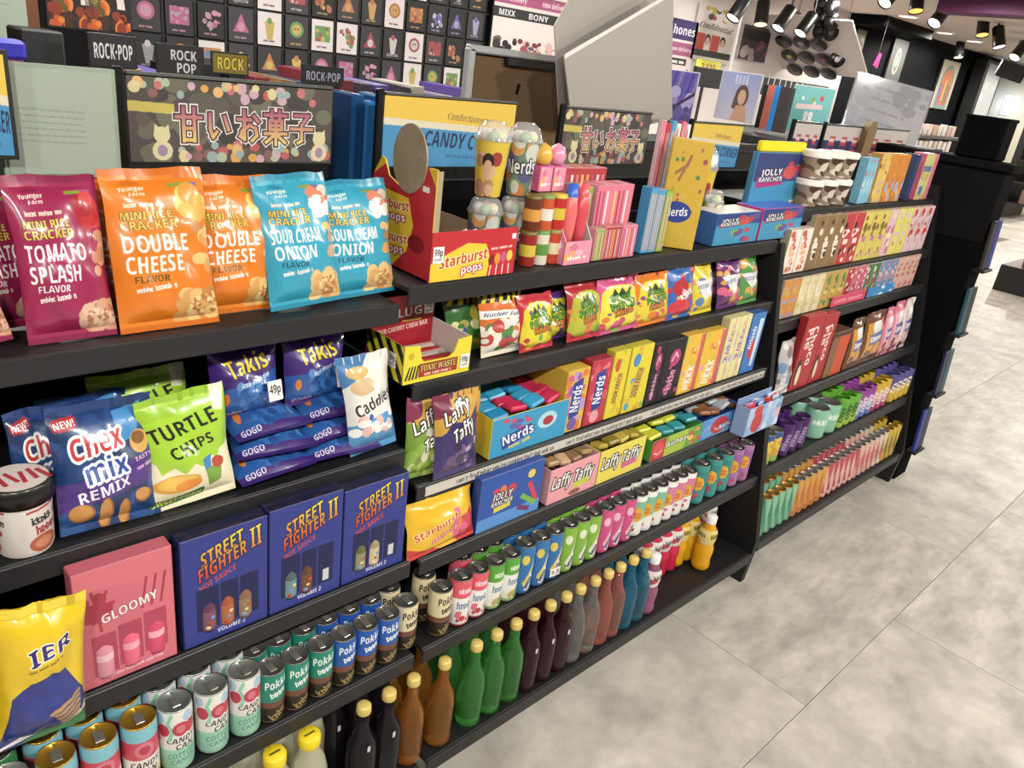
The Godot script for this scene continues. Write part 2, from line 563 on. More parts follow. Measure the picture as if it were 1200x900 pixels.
func draw_prints() -> void:
	var f := SystemFont.new()
	f.font_names = PackedStringArray(["Droid Sans"])
	f.font_weight = 700
	var fs := SystemFont.new()
	fs.font_names = PackedStringArray(["Droid Serif"])
	fs.font_weight = 700
	ts = TextServerManager.get_primary_interface()
	font_rid = f.get_rids()[0]
	serif_rid = fs.get_rids()[0]
	rng.seed = 11
	var chips := ["e0a860", "c98a48", "edc27c"]
	cracker_bag("tomato", "a1174f", "8a0f42", "TOMATO", "SPLASH", "f4ecec", [["c8202c", "d8404a", "b01828"], ["d9a080", "c88a68", "e4b498"], ["b87850", "f0c8a8"]])
	cracker_bag("cheese", "ee7a10", "d86608", "DOUBLE", "CHEESE", "5a4a10", [["eab040", "f4cc60", "dc9830"], ["dfa050", "c98640", "ecba6c"], ["b87030", "f4d090"]])
	cracker_bag("onion", "27a3c8", "1888ac", "SOUR CREAM", "ONION", "1a4a60", [["e8e0d8", "f4efe8", "d8d0c4", "e08060"], chips, ["b88040", "f4d090"]])
	for s in [["tomato back", "8f1246"], ["cheese back", "d86a0c"], ["onion back", "1f90b4"]]: A(s[0], 16, 16, s[1])

	A("chex", 288, 288, "173a78")
	blobs(60, 0, 0, 1, 1, 0.04, 0.14, ["1a4488", "143468", "1c4c92"])
	PG([0, 0.60, 0.5, 0.52, 1, 0.4, 1, 0.66, 0.5, 0.72, 0, 0.82], "4a2a88")
	PG([0.6, 0.1, 0.9, 0.05, 0.8, 0.3, 0.62, 0.34], "3a8ad0")
	T("NEW!", 0.15, 0.13, 0.05, "ffffff", 0.2, -8, 0, "c02028", 7)
	T("Chex", 0.4, 0.3, 0.17, "d03038", 0.52, -9, 0.05, "ffffff", 7)
	T("mix", 0.46, 0.5, 0.15, "2348a8", 0.42, -9, 0.05, "ffffff", 7)
	T("REMIX", 0.42, 0.665, 0.085, "f4f0ff", 0.52, -11)
	E(0.83, 0.34, 0.1, 0.09, "d8a850")
	E(0.82, 0.31, 0.07, 0.05, "8a5a28")
	T("TASTY", 0.85, 0.46, 0.035, "e0b0e0", 0.2, -10)
	Q(0.86, 0.53, 0.03, "e0b0e0", 0.18, -10)
	for q in [[0.2, 0.83, 0.12, 0.08], [0.43, 0.87, 0.07, 0.15], [0.62, 0.9, 0.06, 0.13], [0.82, 0.78, 0.09, 0.06]]:
		E(q[0], q[1], q[2], q[3], "a86a30")
		E(q[0] - 0.01, q[1] - 0.01, q[2] * 0.85, q[3] * 0.85, "d09048")
	A("chex back", 16, 16, "122c5c")

	A("turtle", 256, 384, "9ccc2a")
	R(0, 0.06, 1, 0.02, "b4dc48")
	PG([0.0, 0.22, 0.08, 0.2, 1, 0.1, 0.95, 0.26, 1, 0.32, 0.9, 0.42, 0.98, 0.5, 0.86, 0.55, 0.8, 0.62, 0.7, 0.58, 0.6, 0.66, 0.5, 0.6, 0.38, 0.68, 0.28, 0.61, 0.14, 0.66, 0.1, 0.56, 0, 0.52], "a6d82c")
	PG([0, 0.52, 0.1, 0.56, 0.14, 0.66, 0.28, 0.61, 0.38, 0.68, 0.5, 0.6, 0.6, 0.66, 0.7, 0.58, 0.8, 0.62, 0.86, 0.55, 1, 0.5, 1, 1, 0, 1], "f0e8c4")
	T("TURTLE", 0.46, 0.28, 0.13, "16180c", 0.78, -11, -0.1)
	T("CHIPS", 0.52, 0.46, 0.1, "16180c", 0.54, -12, -0.1)
	PG([0.82, 0.0, 1, 0.0, 0.94, 0.22, 0.82, 0.2], "eeeccc")
	PG([0.84, 0.04, 0.97, 0.04, 0.92, 0.18, 0.86, 0.17], "f8f6e0")
	E(0.3, 0.76, 0.27, 0.08, "e8a838")
	E(0.3, 0.75, 0.22, 0.06, "f4c050")
	E(0.42, 0.79, 0.16, 0.05, "f09030")
	PG([0.6, 0.6, 0.74, 0.58, 0.7, 0.68, 0.62, 0.7], "3a86c8")
	PG([0.62, 0.7, 0.85, 0.64, 0.8, 0.82, 0.66, 0.86], "7aa838")
	E(0.8, 0.66, 0.08, 0.05, "c04838")
	PG([0.0, 0.9, 0.6, 0.86, 0.6, 0.94, 0, 0.97], "2a6a30")
	T("SWEET CORN", 0.3, 0.917, 0.045, "f0e048", 0.56, -4)
	A("turtle back", 16, 16, "8ab828")

	A("rolls", 256, 224, "3c1f78")
	PG([0, 0.56, 0.5, 0.5, 1, 0.36, 1, 0.86, 0, 0.88], "1f56a8")
	blobs(24, 0.3, 0.5, 1, 0.85, 0.03, 0.07, ["2c6cc0", "1a4a98", "4a8ad0"])
	T("Takis", 0.5, 0.26, 0.22, "e8d020", 0.62, -8, -0.05, "2a1458", 3)
	Q(0.6, 0.48, 0.06, "b8d0f0", 0.46, -12, 4)
	T("GOGO", 0.22, 0.9, 0.06, "d8d8f0", 0.28, -4)
	E(0.15, 0.68, 0.04, 0.08, "e07828")
	A("rolls back", 16, 16, "371a70")

	A("marsh", 160, 288, "e6e4e0")
	PG([0, 0, 0.6, 0, 0.3, 0.2, 0, 0.3], "3a7ab8")
	E(0.3, 0.16, 0.2, 0.06, "d8b060")
	E(0.35, 0.3, 0.25, 0.08, "d8b888")
	PG([0, 0.68, 1, 0.6, 1, 1, 0, 1], "4a94d0")
	T("Caddies", 0.55, 0.48, 0.12, "202024", 0.9, -14)
	blobs(18, 0.1, 0.6, 0.9, 0.8, 0.05, 0.1, ["f4f2ee", "d8e4f0", "e8b8b0"])
	E(0.4, 0.62, 0.06, 0.03, "2858b8")
	A("marsh back", 16, 16, "c8ccd0")

	A("wafer", 256, 448, "f0c808")
	R(0, 0, 1, 0.06, "f6d830")
	T("IER", 0.55, 0.27, 0.085, "2a1c6a", 0.5, -16, 0.2, "ffffff", 3)
	Q(0.5, 0.36, 0.02, "8a6a10", 0.4, -14)
	PG([0.05, 0.85, 0.12, 0.56, 0.35, 0.46, 0.72, 0.44, 0.95, 0.66, 1, 0.8, 0.9, 0.95, 0.3, 1, 0, 1], "1c2c8c")
	blobs(26, 0.15, 0.52, 0.9, 0.9, 0.03, 0.09, ["22369c", "18247a", "1c2c8c"])
	for k in 5: PG([0.5 + k * 0.05, 0.72 + k * 0.04, 0.9, 0.64 + k * 0.045, 0.92, 0.665 + k * 0.045, 0.54 + k * 0.05, 0.75 + k * 0.04], "c89858")
	PG([0.0, 0.98, 1, 0.83, 1, 0.9, 0.0, 1.0], "e8e4d8")
	PG([0.2, 1, 1, 0.87, 1, 1], "2a7a38")
	A("wafer back", 16, 16, "d8b408")

	A("minis", 256, 256, "f2bc18")
	PG([0, 0.78, 0.4, 0.95, 0.5, 1, 0, 1], "d42a2c")
	PG([1, 0.5, 0.62, 0.8, 0.75, 1, 1, 1], "d42a2c")
	blobs(14, 0.62, 0.45, 0.95, 0.85, 0.04, 0.09, ["e0508a", "e87830", "f0a030", "d83040"])
	PG([0.64, 0.3, 0.72, 0.28, 0.7, 0.85, 0.62, 0.85], "e0588c")
	T("Starburst", 0.38, 0.5, 0.13, "e04418", 0.66, -19, 0.15, "fbe0a0", 3)
	T("minis", 0.5, 0.68, 0.1, "f4a8b8", 0.42, -19, 0.1, "b82030", 2)
	A("minis back", 16, 16, "d8a810")

	A("taffy purple", 256, 352, "2f1f6e")
	PG([0, 0, 1, 0, 1, 0.16, 0.8, 0.3, 0.55, 0.34, 0.3, 0.3, 0.1, 0.44, 0, 0.46], "d8a23a")
	PG([0, 0, 0.4, 0, 0.3, 0.2, 0, 0.26], "7a2444")
	blobs(24, 0.2, 0.6, 0.95, 0.95, 0.06, 0.12, ["3a2470", "5a3a86", "26184e", "6a4a80"])
	blobs(8, 0.5, 0.55, 0.9, 0.9, 0.03, 0.05, ["8a78a0", "b8a8c0"])
	T("Laffy", 0.45, 0.2, 0.15, "f4f2f0", 0.66, -16, 0.25, "181018", 6)
	T("Taffy", 0.55, 0.42, 0.15, "f4f2f0", 0.52, -20, 0.25, "181018", 6)
	A("taffy green", 256, 352, "7aa030")
	PG([0, 0, 1, 0, 1, 0.2, 0.6, 0.34, 0, 0.3], "d4a440")
	PG([0, 0, 0.45, 0, 0.3, 0.22, 0, 0.3], "862a50")
	blobs(30, 0, 0.6, 1, 1, 0.05, 0.12, ["8ab83c", "6a9830", "b8cc60", "d8d8b0"])
	blobs(12, 0.4, 0.4, 0.9, 0.62, 0.04, 0.1, ["d8c840", "c8b838", "d0d0c0"])
	T("Laffy", 0.42, 0.28, 0.15, "f4f2f0", 0.7, -22, 0.25, "181018", 6)
	T("Taffy", 0.62, 0.5, 0.15, "f4f2f0", 0.6, -26, 0.25, "181018", 6)
	A("taffy orange", 128, 256, "e88a28")
	R(0, 0, 1, 0.3, "e0b044")
	blobs(12, 0, 0.4, 1, 1, 0.1, 0.22, ["ee7a20", "f09a30", "d85a20"])
	A("taffy back", 16, 16, "3a2060")

	for q in [["toxic green", "2c6a2a", ["2a8030", "c8c030", "d0b028", "b8a848", "3a50a0", "b83028", "e0d890"]], ["toxic orange", "e8dcc0", ["d8d4c8", "e8e4dc", "385090", "d87838", "4a8a40", "c03838"]]]:
		A(q[0], 224, 320, q[1])
		R(0, 0, 1, 0.2, "161614")
		for k in 8: PG([k * 0.16, 0, k * 0.16 + 0.08, 0, k * 0.16 - 0.04, 0.2, k * 0.16 - 0.12, 0.2], "e0c820")
		if q[0] == "toxic orange": PG([0, 0.2, 1, 0.2, 1, 0.52, 0, 0.6], "dc6a28")
		blobs(36, 0, 0.48, 1, 1, 0.05, 0.13, q[2])
		if q[0] == "toxic green":
			E(0.66, 0.34, 0.24, 0.16, "c8b83a")
			E(0.66, 0.34, 0.15, 0.1, "e0d050")
		else:
			PG([0, 0.3, 1, 0.36, 1, 0.48, 0, 0.42], "eceae4")
			T("Nuclear Fusion", 0.5, 0.385, 0.06, "243880", 0.9, 4, 0.2)
	A("toxic back", 16, 16, "a89c40")

	for q in [["patch red", "c82838", "e4d428"], ["patch purple", "5a2a80", "d8c82c"], ["patch melon", "c02a38", "b8c030"], ["patch pink", "d8508c", "e8dc3c"], ["patch orange", "e87a20", "ead030"]]:
		A(q[0], 192, 256, q[1])
		PG([0.1, 0.25, 0.3, 0.14, 0.7, 0.14, 0.95, 0.25, 1, 0.8, 0.7, 0.92, 0.2, 0.92, 0, 0.8], q[2])
		blobs(12, 0.05, 0.7, 0.95, 0.95, 0.05, 0.1, [q[1], "e87838", "7ab040", "d84060", q[2]])
		blobs(8, 0.02, 0.2, 0.98, 0.7, 0.03, 0.06, [q[1], "e89038", "8a4890"])
		PG([0.3, 0.34, 0.36, 0.2, 0.44, 0.3, 0.52, 0.18, 0.6, 0.3, 0.7, 0.2, 0.74, 0.34], "20401c")
		T("SOUR", 0.5, 0.36, 0.1, "4aa838", 0.5, -4, 0, "1c2a14", 3)
		T("PATCH", 0.52, 0.5, 0.12, "58b040", 0.62, -6, 0, "1c2a14", 3)
		T("KIDS", 0.54, 0.63, 0.1, "e87828", 0.48, -8, 0, "3a1c14", 3)
	for q in [["bites blue", "2a64b8", "c82838"], ["gum yellow", "e0cc28", "5a78c0"], ["gum purple", "5c2468", "d85a8a"], ["gum green", "4c9a48", "d86a50"]]:
		A(q[0], 160, 256, q[1])
		blobs(24, 0, 0.1, 1, 0.95, 0.06, 0.16, [q[1], q[2], "e0a040", q[2]])
		if q[0] == "bites blue":
			E(0.4, 0.4, 0.26, 0.16, "c02430")
			E(0.4, 0.76, 0.34, 0.14, "d83040")
			Q(0.62, 0.52, 0.12, "f4f4f8", 0.5, -20, 5)
		else:
			PG([0.1, 0.36, 0.9, 0.34, 0.7, 0.56, 0.5, 0.74, 0.3, 0.58], "dcdce4")
			Q(0.5, 0.45, 0.1, "8088a8", 0.6, -4, 4)
	A("patch back", 16, 16, "982838")
	A("foil", 96, 192, "b8b4b8")
	blobs(30, 0, 0, 1, 1, 0.06, 0.2, ["d8d4d8", "948e94", "c06068", "6a90c0", "e8e4ea", "7a7478"])

	# cartons
	A("gloomy", 256, 304, "dc6a7c")
	blobs(10, 0.08, 0.22, 0.32, 0.4, 0.03, 0.08, ["b83448"])
	for k in 7: stroke([0.2, 0.31, 0.2 + 0.17 * cos(k * 0.9), 0.31 + 0.13 * sin(k * 0.9)], 9, "b83448")
	stroke([0.2, 0.3, 0.23, 0.52], 8, "b83448")
	for k in 3: stroke([0.72 + k * 0.1, 0.2, 0.66 + k * 0.1, 0.44], 7, "b03044")
	T("GLOOMY", 0.53, 0.4, 0.075, "f4eef0", 0.6, -8, 0, "b04858", 2)
	for k in 3:
		R(0.12 + k * 0.27, 0.56 - k * 0.03, 0.25, 0.36, "b8405c")
	Q(0.55, 0.94, 0.025, "f0b8c4", 0.6, -1)
	for k in 3:
		A("fighter %d" % k, 256, 304, "2a3592")
		grad = [0.06 * 304, 0.38 * 304, C("f0e040"), C("d83820")]
		T("STREET", 0.46, 0.16, 0.12, "e8c030", 0.52, -17, 0.25, "141848", 3)
		T("FIGHTER", 0.46, 0.285, 0.12, "e87030", 0.6, -17, 0.25, "141848", 3)
		T("II", 0.86, 0.15, 0.18, "e0a030", 0.15, -12, 0.15, "141848", 3, true)
		grad = []
		T("HOT SAUCE", 0.4, 0.425, 0.05, "d84428", 0.46, -17, 0.15)
		R(0.15, 0.48, 0.74, 0.4, "141a52")
		R(0.41, 0.47, 0.02, 0.42, "2a3592")
		R(0.64, 0.47, 0.02, 0.42, "2a3592")
		if k > 0: R(0.74, 0.74, 0.09, 0.12, "c8ccd8")
		T("VOLUME 2", 0.55, 0.93, 0.04, "e0e2f0", 0.34)
	A("fighter top", 128, 64, "12163c")
	blobs(16, 0, 0, 1, 1, 0.03, 0.06, ["2c2438", "3c2830", "1a1f58"])
	var fruits := ["78b840", "d83848", "8a3a88", "d8404c", "e87838"]
	face_box("jolly", 224, 176, "1f4fb0", [["JOLLY", 0.36, 0.42, 0.13, "f0f0f8", 0.3, 0, "101830", 3.0], ["RANCHER", 0.36, 0.55, 0.09, "f0f0f8", 0.34, 0, "101830", 3.0]], [[12, 0.22, 0.3, 0.52, 0.5, 0.04, 0.07, fruits]])
	R(0.0, 0.76, 1, 0.24, "4a8ee0")
	PG([0.24, 0.62, 0.5, 0.6, 0.5, 0.68, 0.24, 0.72], "e0d040")
	E(0.8, 0.2, 0.06, 0.08, "e8d040")
	stroke([0.8, 0.4, 0.92, 0.72], 16, "d83848")
	stroke([0.7, 0.6, 0.9, 0.8], 16, "78b840")
	stroke([0.66, 0.8, 0.8, 0.88], 16, "702a70")
	A("jolly side", 48, 64, "1a3f94")
	for q in [["taffy box pink", "ee9aa8", "c8d040"], ["taffy box yellow", "ecd94c", "d85a8c"]]:
		face_box(q[0], 256, 144, q[1], [["Laffy Taffy", 0.48, 0.42, 0.36, "f8f4f0", 0.86, 0, "1c1420", 5.0]])
		PG([0.5, 0.62, 0.82, 0.58, 0.84, 0.76, 0.52, 0.8], q[2])
		E(0.55, 0.9, 0.12, 0.08, "8a5a40" if q[0].ends_with("pink") else q[1])
	A("taffy tray", 96, 96, "8a6a48")
	blobs(60, 0, 0, 1, 1, 0.05, 0.1, ["a08848", "6a5030", "c8a868", "58402c", "d8c8a8"])
	A("air green", 224, 112, "58a63c")
	PG([0.3, 0.0, 0.72, 0, 0.66, 1, 0.2, 1], "a8c838")
	R(0, 0, 0.26, 1, "c82838")
	E(0.13, 0.5, 0.1, 0.4, "e04a50")
	stroke([0.06, 0.62, 0.13, 0.74, 0.2, 0.62], 5, "f4dcdc")
	T("Airheads", 0.56, 0.42, 0.24, "f4f4f0", 0.56, -3, 0.1, "2c5a24", 3)
	blobs(12, 0.76, 0.1, 0.98, 0.9, 0.03, 0.06, ["e87838", "d83848", "e8d040", "78b840"])
	A("air blue", 224, 112, "4a8ad4")
	blobs(12, 0, 0, 1, 1, 0.06, 0.14, ["5a9ae0", "7ab0e8", "3a78c4"])
	E(0.42, 0.5, 0.2, 0.42, "c83038")
	stroke([0.32, 0.6, 0.42, 0.76, 0.52, 0.6], 5, "f0d0d0")
	T("Airheads", 0.68, 0.6, 0.22, "eef2fa", 0.54, -4, 0.1, "2858a0", 3)
	A("air white", 224, 112, "8ab0e0")
	blobs(20, 0, 0, 1, 1, 0.06, 0.14, ["a8c8ec", "6a98d4", "d8b0c0", "c8dcf4"])
	E(0.3, 0.6, 0.16, 0.36, "c83038")
	E(0.28, 0.18, 0.12, 0.2, "d83a38")
	A("nerds blue", 256, 176, "2a9ad0")
	blobs(14, 0.15, 0.1, 0.5, 0.4, 0.02, 0.05, ["d83a70", "5a58b0", "3aa8dc"])
	E(0.72, 0.4, 0.13, 0.22, "a8d4ec")
	E(0.73, 0.42, 0.07, 0.12, "b02838")
	PG([0.12, 0.55, 0.5, 0.34, 0.54, 0.6, 0.16, 0.86], "1c3a98")
	T("Nerds", 0.34, 0.56, 0.24, "f4f4fa", 0.42, -14, 0.1, "1c3a98", 4)
	Q(0.38, 0.78, 0.08, "e8d040", 0.28, -14, 4)
	A("nerds side", 64, 128, "e8d030")
	R(0.2, 0.3, 0.5, 0.4, "d87030")
	for q in [["nerds purple", "e0b83c", ["8a5ab0", "d8587c", "e87838", "b890d0"]], ["nerds red", "cc2c44", ["d84c5c", "b82038", "e07080"]]]:
		A(q[0], 112, 224, q[1])
		blobs(26, 0, 0.05, 1, 0.98, 0.08, 0.18, q[2])
		PG([0.3, 0.2, 0.75, 0.14, 0.75, 0.74, 0.3, 0.8], "20389a")
		T("Nerds", 0.52, 0.47, 0.2, "f4f4fa", 0.9, -86, 0, "20389a", 3)
		E(0.5, 0.88, 0.22, 0.1, "e89aa0" if q[0] == "nerds red" else "7a50a0")
	for k in 2:
		A("patch box %d" % k, 112, 224, "e6d428")
		blobs(14, 0, 0, 1, 1, 0.06, 0.12, ["4a9ad0" if k else "e0a030", "e8a030", "d8c020", "8ab83a"])
		T("SOUR PATCH", 0.5, 0.56, 0.14, "38702c", 0.9, -80, 0, "e8a038", 3)
		E(0.3, 0.2, 0.16, 0.1, "3a88c8" if k else "d85030")
	for k in 2:
		A("gum dark %d" % k, 96, 224, "181420")
		blobs(8, 0.3, 0.1, 0.9, 0.9, 0.06, 0.16, ["b83070", "7a2058", "d070a0", "2a1c30"])
		Q(0.5, 0.66, 0.12, "e090b8", 0.8, -84, 5)
		E(0.55, 0.3, 0.26, 0.14, "b83070")
		stroke([0.4, 0.34, 0.55, 0.22, 0.68, 0.3], 5, "f0d0e0")
	A("fruity", 112, 224, "eebc30")
	blobs(26, 0, 0, 1, 1, 0.05, 0.12, ["e87050", "e0a030", "c8c040", "e898a8", "f0d070"])
	R(0.82, 0, 0.18, 1, "e0546c")
	Q(0.45, 0.7, 0.2, "f4ece0", 0.9, -80, 7)
	A("cream", 112, 224, "e4dc9c")
	blobs(12, 0, 0, 1, 1, 0.05, 0.12, ["d8a8a8", "c8b8d0", "ecE4b0", "a8a0c8"])
	Q(0.4, 0.4, 0.18, "8878b0", 1.0, -84, 6)
	R(0.5, 0, 0.08, 1, "d88a8a")
	A("air box", 96, 224, "2f74c8")
	E(0.5, 0.6, 0.3, 0.16, "c83040")
	PG([0.6, 0.1, 0.9, 0.1, 0.8, 0.9, 0.6, 0.9], "c8dcf0")
	T("Airheads", 0.3, 0.4, 0.12, "eaf0fa", 0.9, -84)
	A("hazard", 192, 160, "181816")
	for k in 7: PG([k * 0.28 - 0.5, 0, k * 0.28 - 0.36, 0, k * 0.28 + 0.1, 1, k * 0.28 - 0.04, 1], "e4d424")
	A("toxic front", 256, 136, "ead72c")
	for k in 4: PG([0.02 + k * 0.05, 1 - 0.1, 0.05 + k * 0.05, 0.9, 0.1 + k * 0.04, 0.55, 0.08 + k * 0.04, 0.55], "181816")
	PG([0.22, 0.52, 0.8, 0.52, 0.8, 0.88, 0.22, 0.88], "a82a20")
	T("TOXIC WASTE", 0.51, 0.65, 0.16, "f0e070", 0.54, 0, 0, "501410", 2, true)
	Q(0.51, 0.81, 0.07, "e8c8b0", 0.4)
	E(0.1, 0.28, 0.04, 0.1, "c8b420")
	A("slug", 224, 224, "a8222c")
	PG([0, 0.4, 1, 0.3, 1, 1, 0, 1], "b4182a")
	T("SLUG", 0.56, 0.28, 0.14, "ece4e4", 0.5, -4, 0, "501018", 2)
	T("SOUR CHERRY CHEW BAR", 0.5, 0.52, 0.08, "e8dcd4", 0.8, -5)
	R(0.5, 0.4, 0.3, 0.03, "e0c040")
	for n in ["pops tall", "pops front"]:
		var tall: bool = n == "pops tall"
		A(n, 176 if tall else 256, 320 if tall else 160, "c8202c")
		if tall:
			PG([0, 0.0, 0.34, 0.0, 0.0, 0.2], "e8c020")
			PG([1, 0, 0.86, 0, 1, 0.16], "e8c020")
			PG([0, 0.4, 0.2, 0.3, 0.6, 0.32, 0.7, 0.55, 0.62, 0.8, 0.4, 0.98, 0, 0.95], "f0c828")
			for k in 2:
				T("Starburst", 0.32, 0.42 + k * 0.3, 0.08, "c83020", 0.6, -8, 0.15, "f8e0a0", 3)
				T("pops", 0.4, 0.52 + k * 0.3, 0.07, "f8f0f0", 0.34, -8, 0.1, "b01c2c", 3)
			E(0.76, 0.7, 0.13, 0.08, "8a1420")
			R(0.8, 0.17, 0.1, 0.05, "f0e8e8")
		else:
			PG([0, 0.62, 0.2, 0.42, 0.4, 0.25, 0.62, 0.3, 0.68, 0.6, 0.66, 1, 0, 1], "f0c828")
			T("Starburst", 0.37, 0.56, 0.22, "c83020", 0.56, -9, 0.15, "f8e0a0", 3)
			T("pops", 0.47, 0.78, 0.16, "f8f0f0", 0.26, -9, 0.1, "b01c2c", 3)
			for k in 4:
				E(0.7 + k * 0.075, 0.66 - k * 0.02, 0.035, 0.12, ["8a1420", "e89030", "c05090", "e8c840"][k])
				stroke([0.7 + k * 0.075, 0.78, 0.69 + k * 0.08, 1.0], 3, "f0e8e0")
			Q(0.82, 0.4, 0.05, "f0d0d0", 0.26, -4)
			R(0.93, 0.12, 0.05, 0.12, "f0e8e8")
	A("board", 32, 32, "9a8a70")
	blobs(10, 0, 0, 1, 1, 0.05, 0.2, ["968668", "a09078"])
	A("nerds tall", 192, 384, "d8ae30")
	blobs(20, 0.05, 0.05, 0.95, 0.95, 0.03, 0.06, ["5a8a40", "b86a40", "d8b848", "c89828", "a84858"])
	stroke([0.2, 0.3, 0.45, 0.22, 0.5, 0.14, 0.3, 0.36], 12, "a06a4a")
	E(0.4, 0.66, 0.38, 0.1, "22389a")
	T("Nerds", 0.4, 0.66, 0.075, "f4f4fa", 0.6, -6, 0.05, "22389a", 3)
	A("nerds tall side", 64, 384, "d8ae30")
	E(0.5, 0.52, 0.3, 0.2, "22389a")
	T("Nerds", 0.5, 0.52, 0.05, "f4f4fa", 2.2, -90)
	for n in ["jolly back", "jolly tray"]:
		var back: bool = n == "jolly back"
		A(n, 192 if back else 160, 320 if back else 144, "3490c0")
		R(0, 0, 1, 0.36, "2c3a78" if back else "1f3f8c")
		blobs(10, 0.5, 0.1, 0.95, 0.34, 0.05, 0.1, ["b83848", "5a4a90", "6a9a48"])
		E(0.62, 0.24 if back else 0.3, 0.12, 0.09, "d04848")
		PG([0.06, 0.3, 0.52, 0.26, 0.52, 0.4, 0.06, 0.44], "b8287c")
		T("JOLLY", 0.3, 0.24, 0.08 if back else 0.16, "f0f0f8", 0.36, -3, 0, "181830", 3)
		T("RANCHER", 0.3, 0.33, 0.06 if back else 0.12, "f0f0f8", 0.42, -3, 0, "181830", 3)
		blobs(7, 0.4, 0.55, 0.9, 0.9, 0.06, 0.1, ["c83a58", "6a4a90", "78b048", "3aa0cc"])
	A("sherbet", 128, 160, "e68aa8")
	blobs(8, 0.1, 0.1, 0.9, 0.9, 0.08, 0.18, ["f0a8c0", "d86a8a", "e8b040"])
	Q(0.5, 0.7, 0.14, "f8f0f4", 0.7, -4, 5)
	for q in [["sticks green", "8ab848", "c83048"], ["sticks pink", "e0708c", "b83058"], ["sticks blue", "3a9ad0", "e8d048"], ["sticks red", "b8383a", "e0a868"]]:
		A(q[0], 192, 192, q[1])
		for k in 9: R(0.02 + k * 0.11, 0.04, 0.05, 0.92, [q[2], "d8d4d8", "e8c060", "b05070", "d8788c"][(k * 3) % 5])
		R(0, 0, 1, 0.08, q[1])

	# the far unit's narrow packs
	for q in [["stick brown", "8a6a44", "3a2418", "e8dcc8"], ["stick red", "c8323c", "5a1a1c", "f0d8d0"], ["stick yellow", "dcc858", "8a6a30", "c07898"], ["stick flower", "e0b8c0", "c86a88", "ece0a0"], ["stick banana", "e4d868", "b89a38", "d8b8d0"], ["stick white", "ecdcd8", "c85a50", "e8b088"], ["stick pinkwhite", "e4c0c8", "c89aa8", "d84038"], ["stick orange", "d88838", "c8a850", "9098c8"], ["stick leopard", "d8a848", "4a3420", "a8a8c8"], ["stick cream", "dcd0a0", "c8b870", "e8e0c0"], ["stick greenorange", "c89a40", "4a8a48", "e0c060"], ["stick crimson", "b8283c", "e8c8b8", "7a1a28"], ["stick rose", "cc5a78", "e8d0d0", "a83050"], ["stick leaf", "3a7a48", "d8d0c0", "a83848"], ["stick mixed", "d8a8a0", "b8c860", "c05868"], ["stick bluepink", "5a88c0", "e0b8a8", "d88090"]]:
		A(q[0], 48, 128, q[1])
		blobs(7, 0.1, 0.08, 0.9, 0.5, 0.1, 0.24, [q[2], q[3], q[1]])
		blobs(5, 0.2, 0.55, 0.8, 0.95, 0.1, 0.2, [q[3], q[2]])
		R(0.25, 0.5, 0.5, 0.1, q[3])
	A("pie", 176, 256, "b8242c")
	T("Choco", 0.62, 0.42, 0.2, "f0e0dc", 0.8, 86)
	T("Pie", 0.34, 0.3, 0.2, "f0e0dc", 0.44, 86)
	E(0.2, 0.75, 0.14, 0.18, "3a1c14")
	E(0.28, 0.8, 0.1, 0.14, "e8d8b0")
	A("choco orange", 96, 224, "d84824")
	R(0, 0, 0.4, 1, "8a5a3a")
	R(0, 0, 1, 0.1, "4a2a1c")
	for q in [["biscuit brown", "6a3c24", "dc9830"], ["biscuit pink", "e07a98", "e8a8bc"], ["biscuit white", "e0d4d0", "d8b0b8"]]:
		A(q[0], 144, 224, q[1])
		PG([0.1, 0.2, 0.9, 0.14, 0.86, 0.8, 0.12, 0.86], q[2])
		E(0.5, 0.3, 0.22, 0.13, "ecebee")
		PG([0.2, 0.42, 0.84, 0.38, 0.8, 0.6, 0.24, 0.64], "5a60a8")
		Q(0.52, 0.51, 0.1, "eceaf4", 0.5, -3, 5)
		blobs(6, 0.15, 0.74, 0.9, 0.95, 0.08, 0.14, ["4a281c", q[2], "6a3c28"])
	A("pink tray", 128, 48, "d83a60")
	Q(0.5, 0.5, 0.35, "e88aa0", 0.8, 0, 4)
	A("blue tray", 128, 48, "2f84cc")
	blobs(5, 0, 0, 1, 1, 0.05, 0.1, ["5aa4dc", "d8e4f0"])
	A("orange pack", 96, 160, "d8842c")
	blobs(14, 0, 0, 1, 1, 0.08, 0.2, ["e0982c", "c86a28", "a8a4c4", "e8b850"])
	A("leopard pack", 96, 160, "e0b858")
	blobs(24, 0, 0, 1, 1, 0.04, 0.12, ["4a3420", "e8c870", "a8a4c4", "c89038"])
	A("picnic pack", 112, 160, "d0c87c")
	blobs(16, 0, 0.3, 1, 1, 0.06, 0.16, ["4a78b8", "d8cc80", "6a98cc", "c8a858"])
	R(0.72, 0, 0.28, 1, "d8708c")
	Q(0.36, 0.3, 0.14, "3a60a8", 0.6, 0, 5)
	A("sky pack", 64, 160, "78b8d4")
	blobs(10, 0, 0, 1, 1, 0.1, 0.25, ["a8d4e4", "68a8c8", "dce8ec", "c05868"])

	# cans, jars and bottles
	var choc := [0.0, "c8c4bc", 0.04]
	for q in [["coffee teal", "1f8a74"], ["coffee blue", "1c58b8"], ["coffee cream", "e2d4a8"]]:
		var ink := "241c14" if q[0] == "coffee cream" else "eef2f4"
		can_art(q[0], [0.0, q[1], 0.54, "7a4836", 0.66, "2c241c", 0.94, "8a7a50"], [["Pokka", 0.5, 0.17, 0.16, ink, 0.3, -8], ["?", 0.52, 0.36, 0.13, ink, 0.2, -14], ["?", 0.52, 0.8, 0.14, "b89a58", 0.22, -34]])
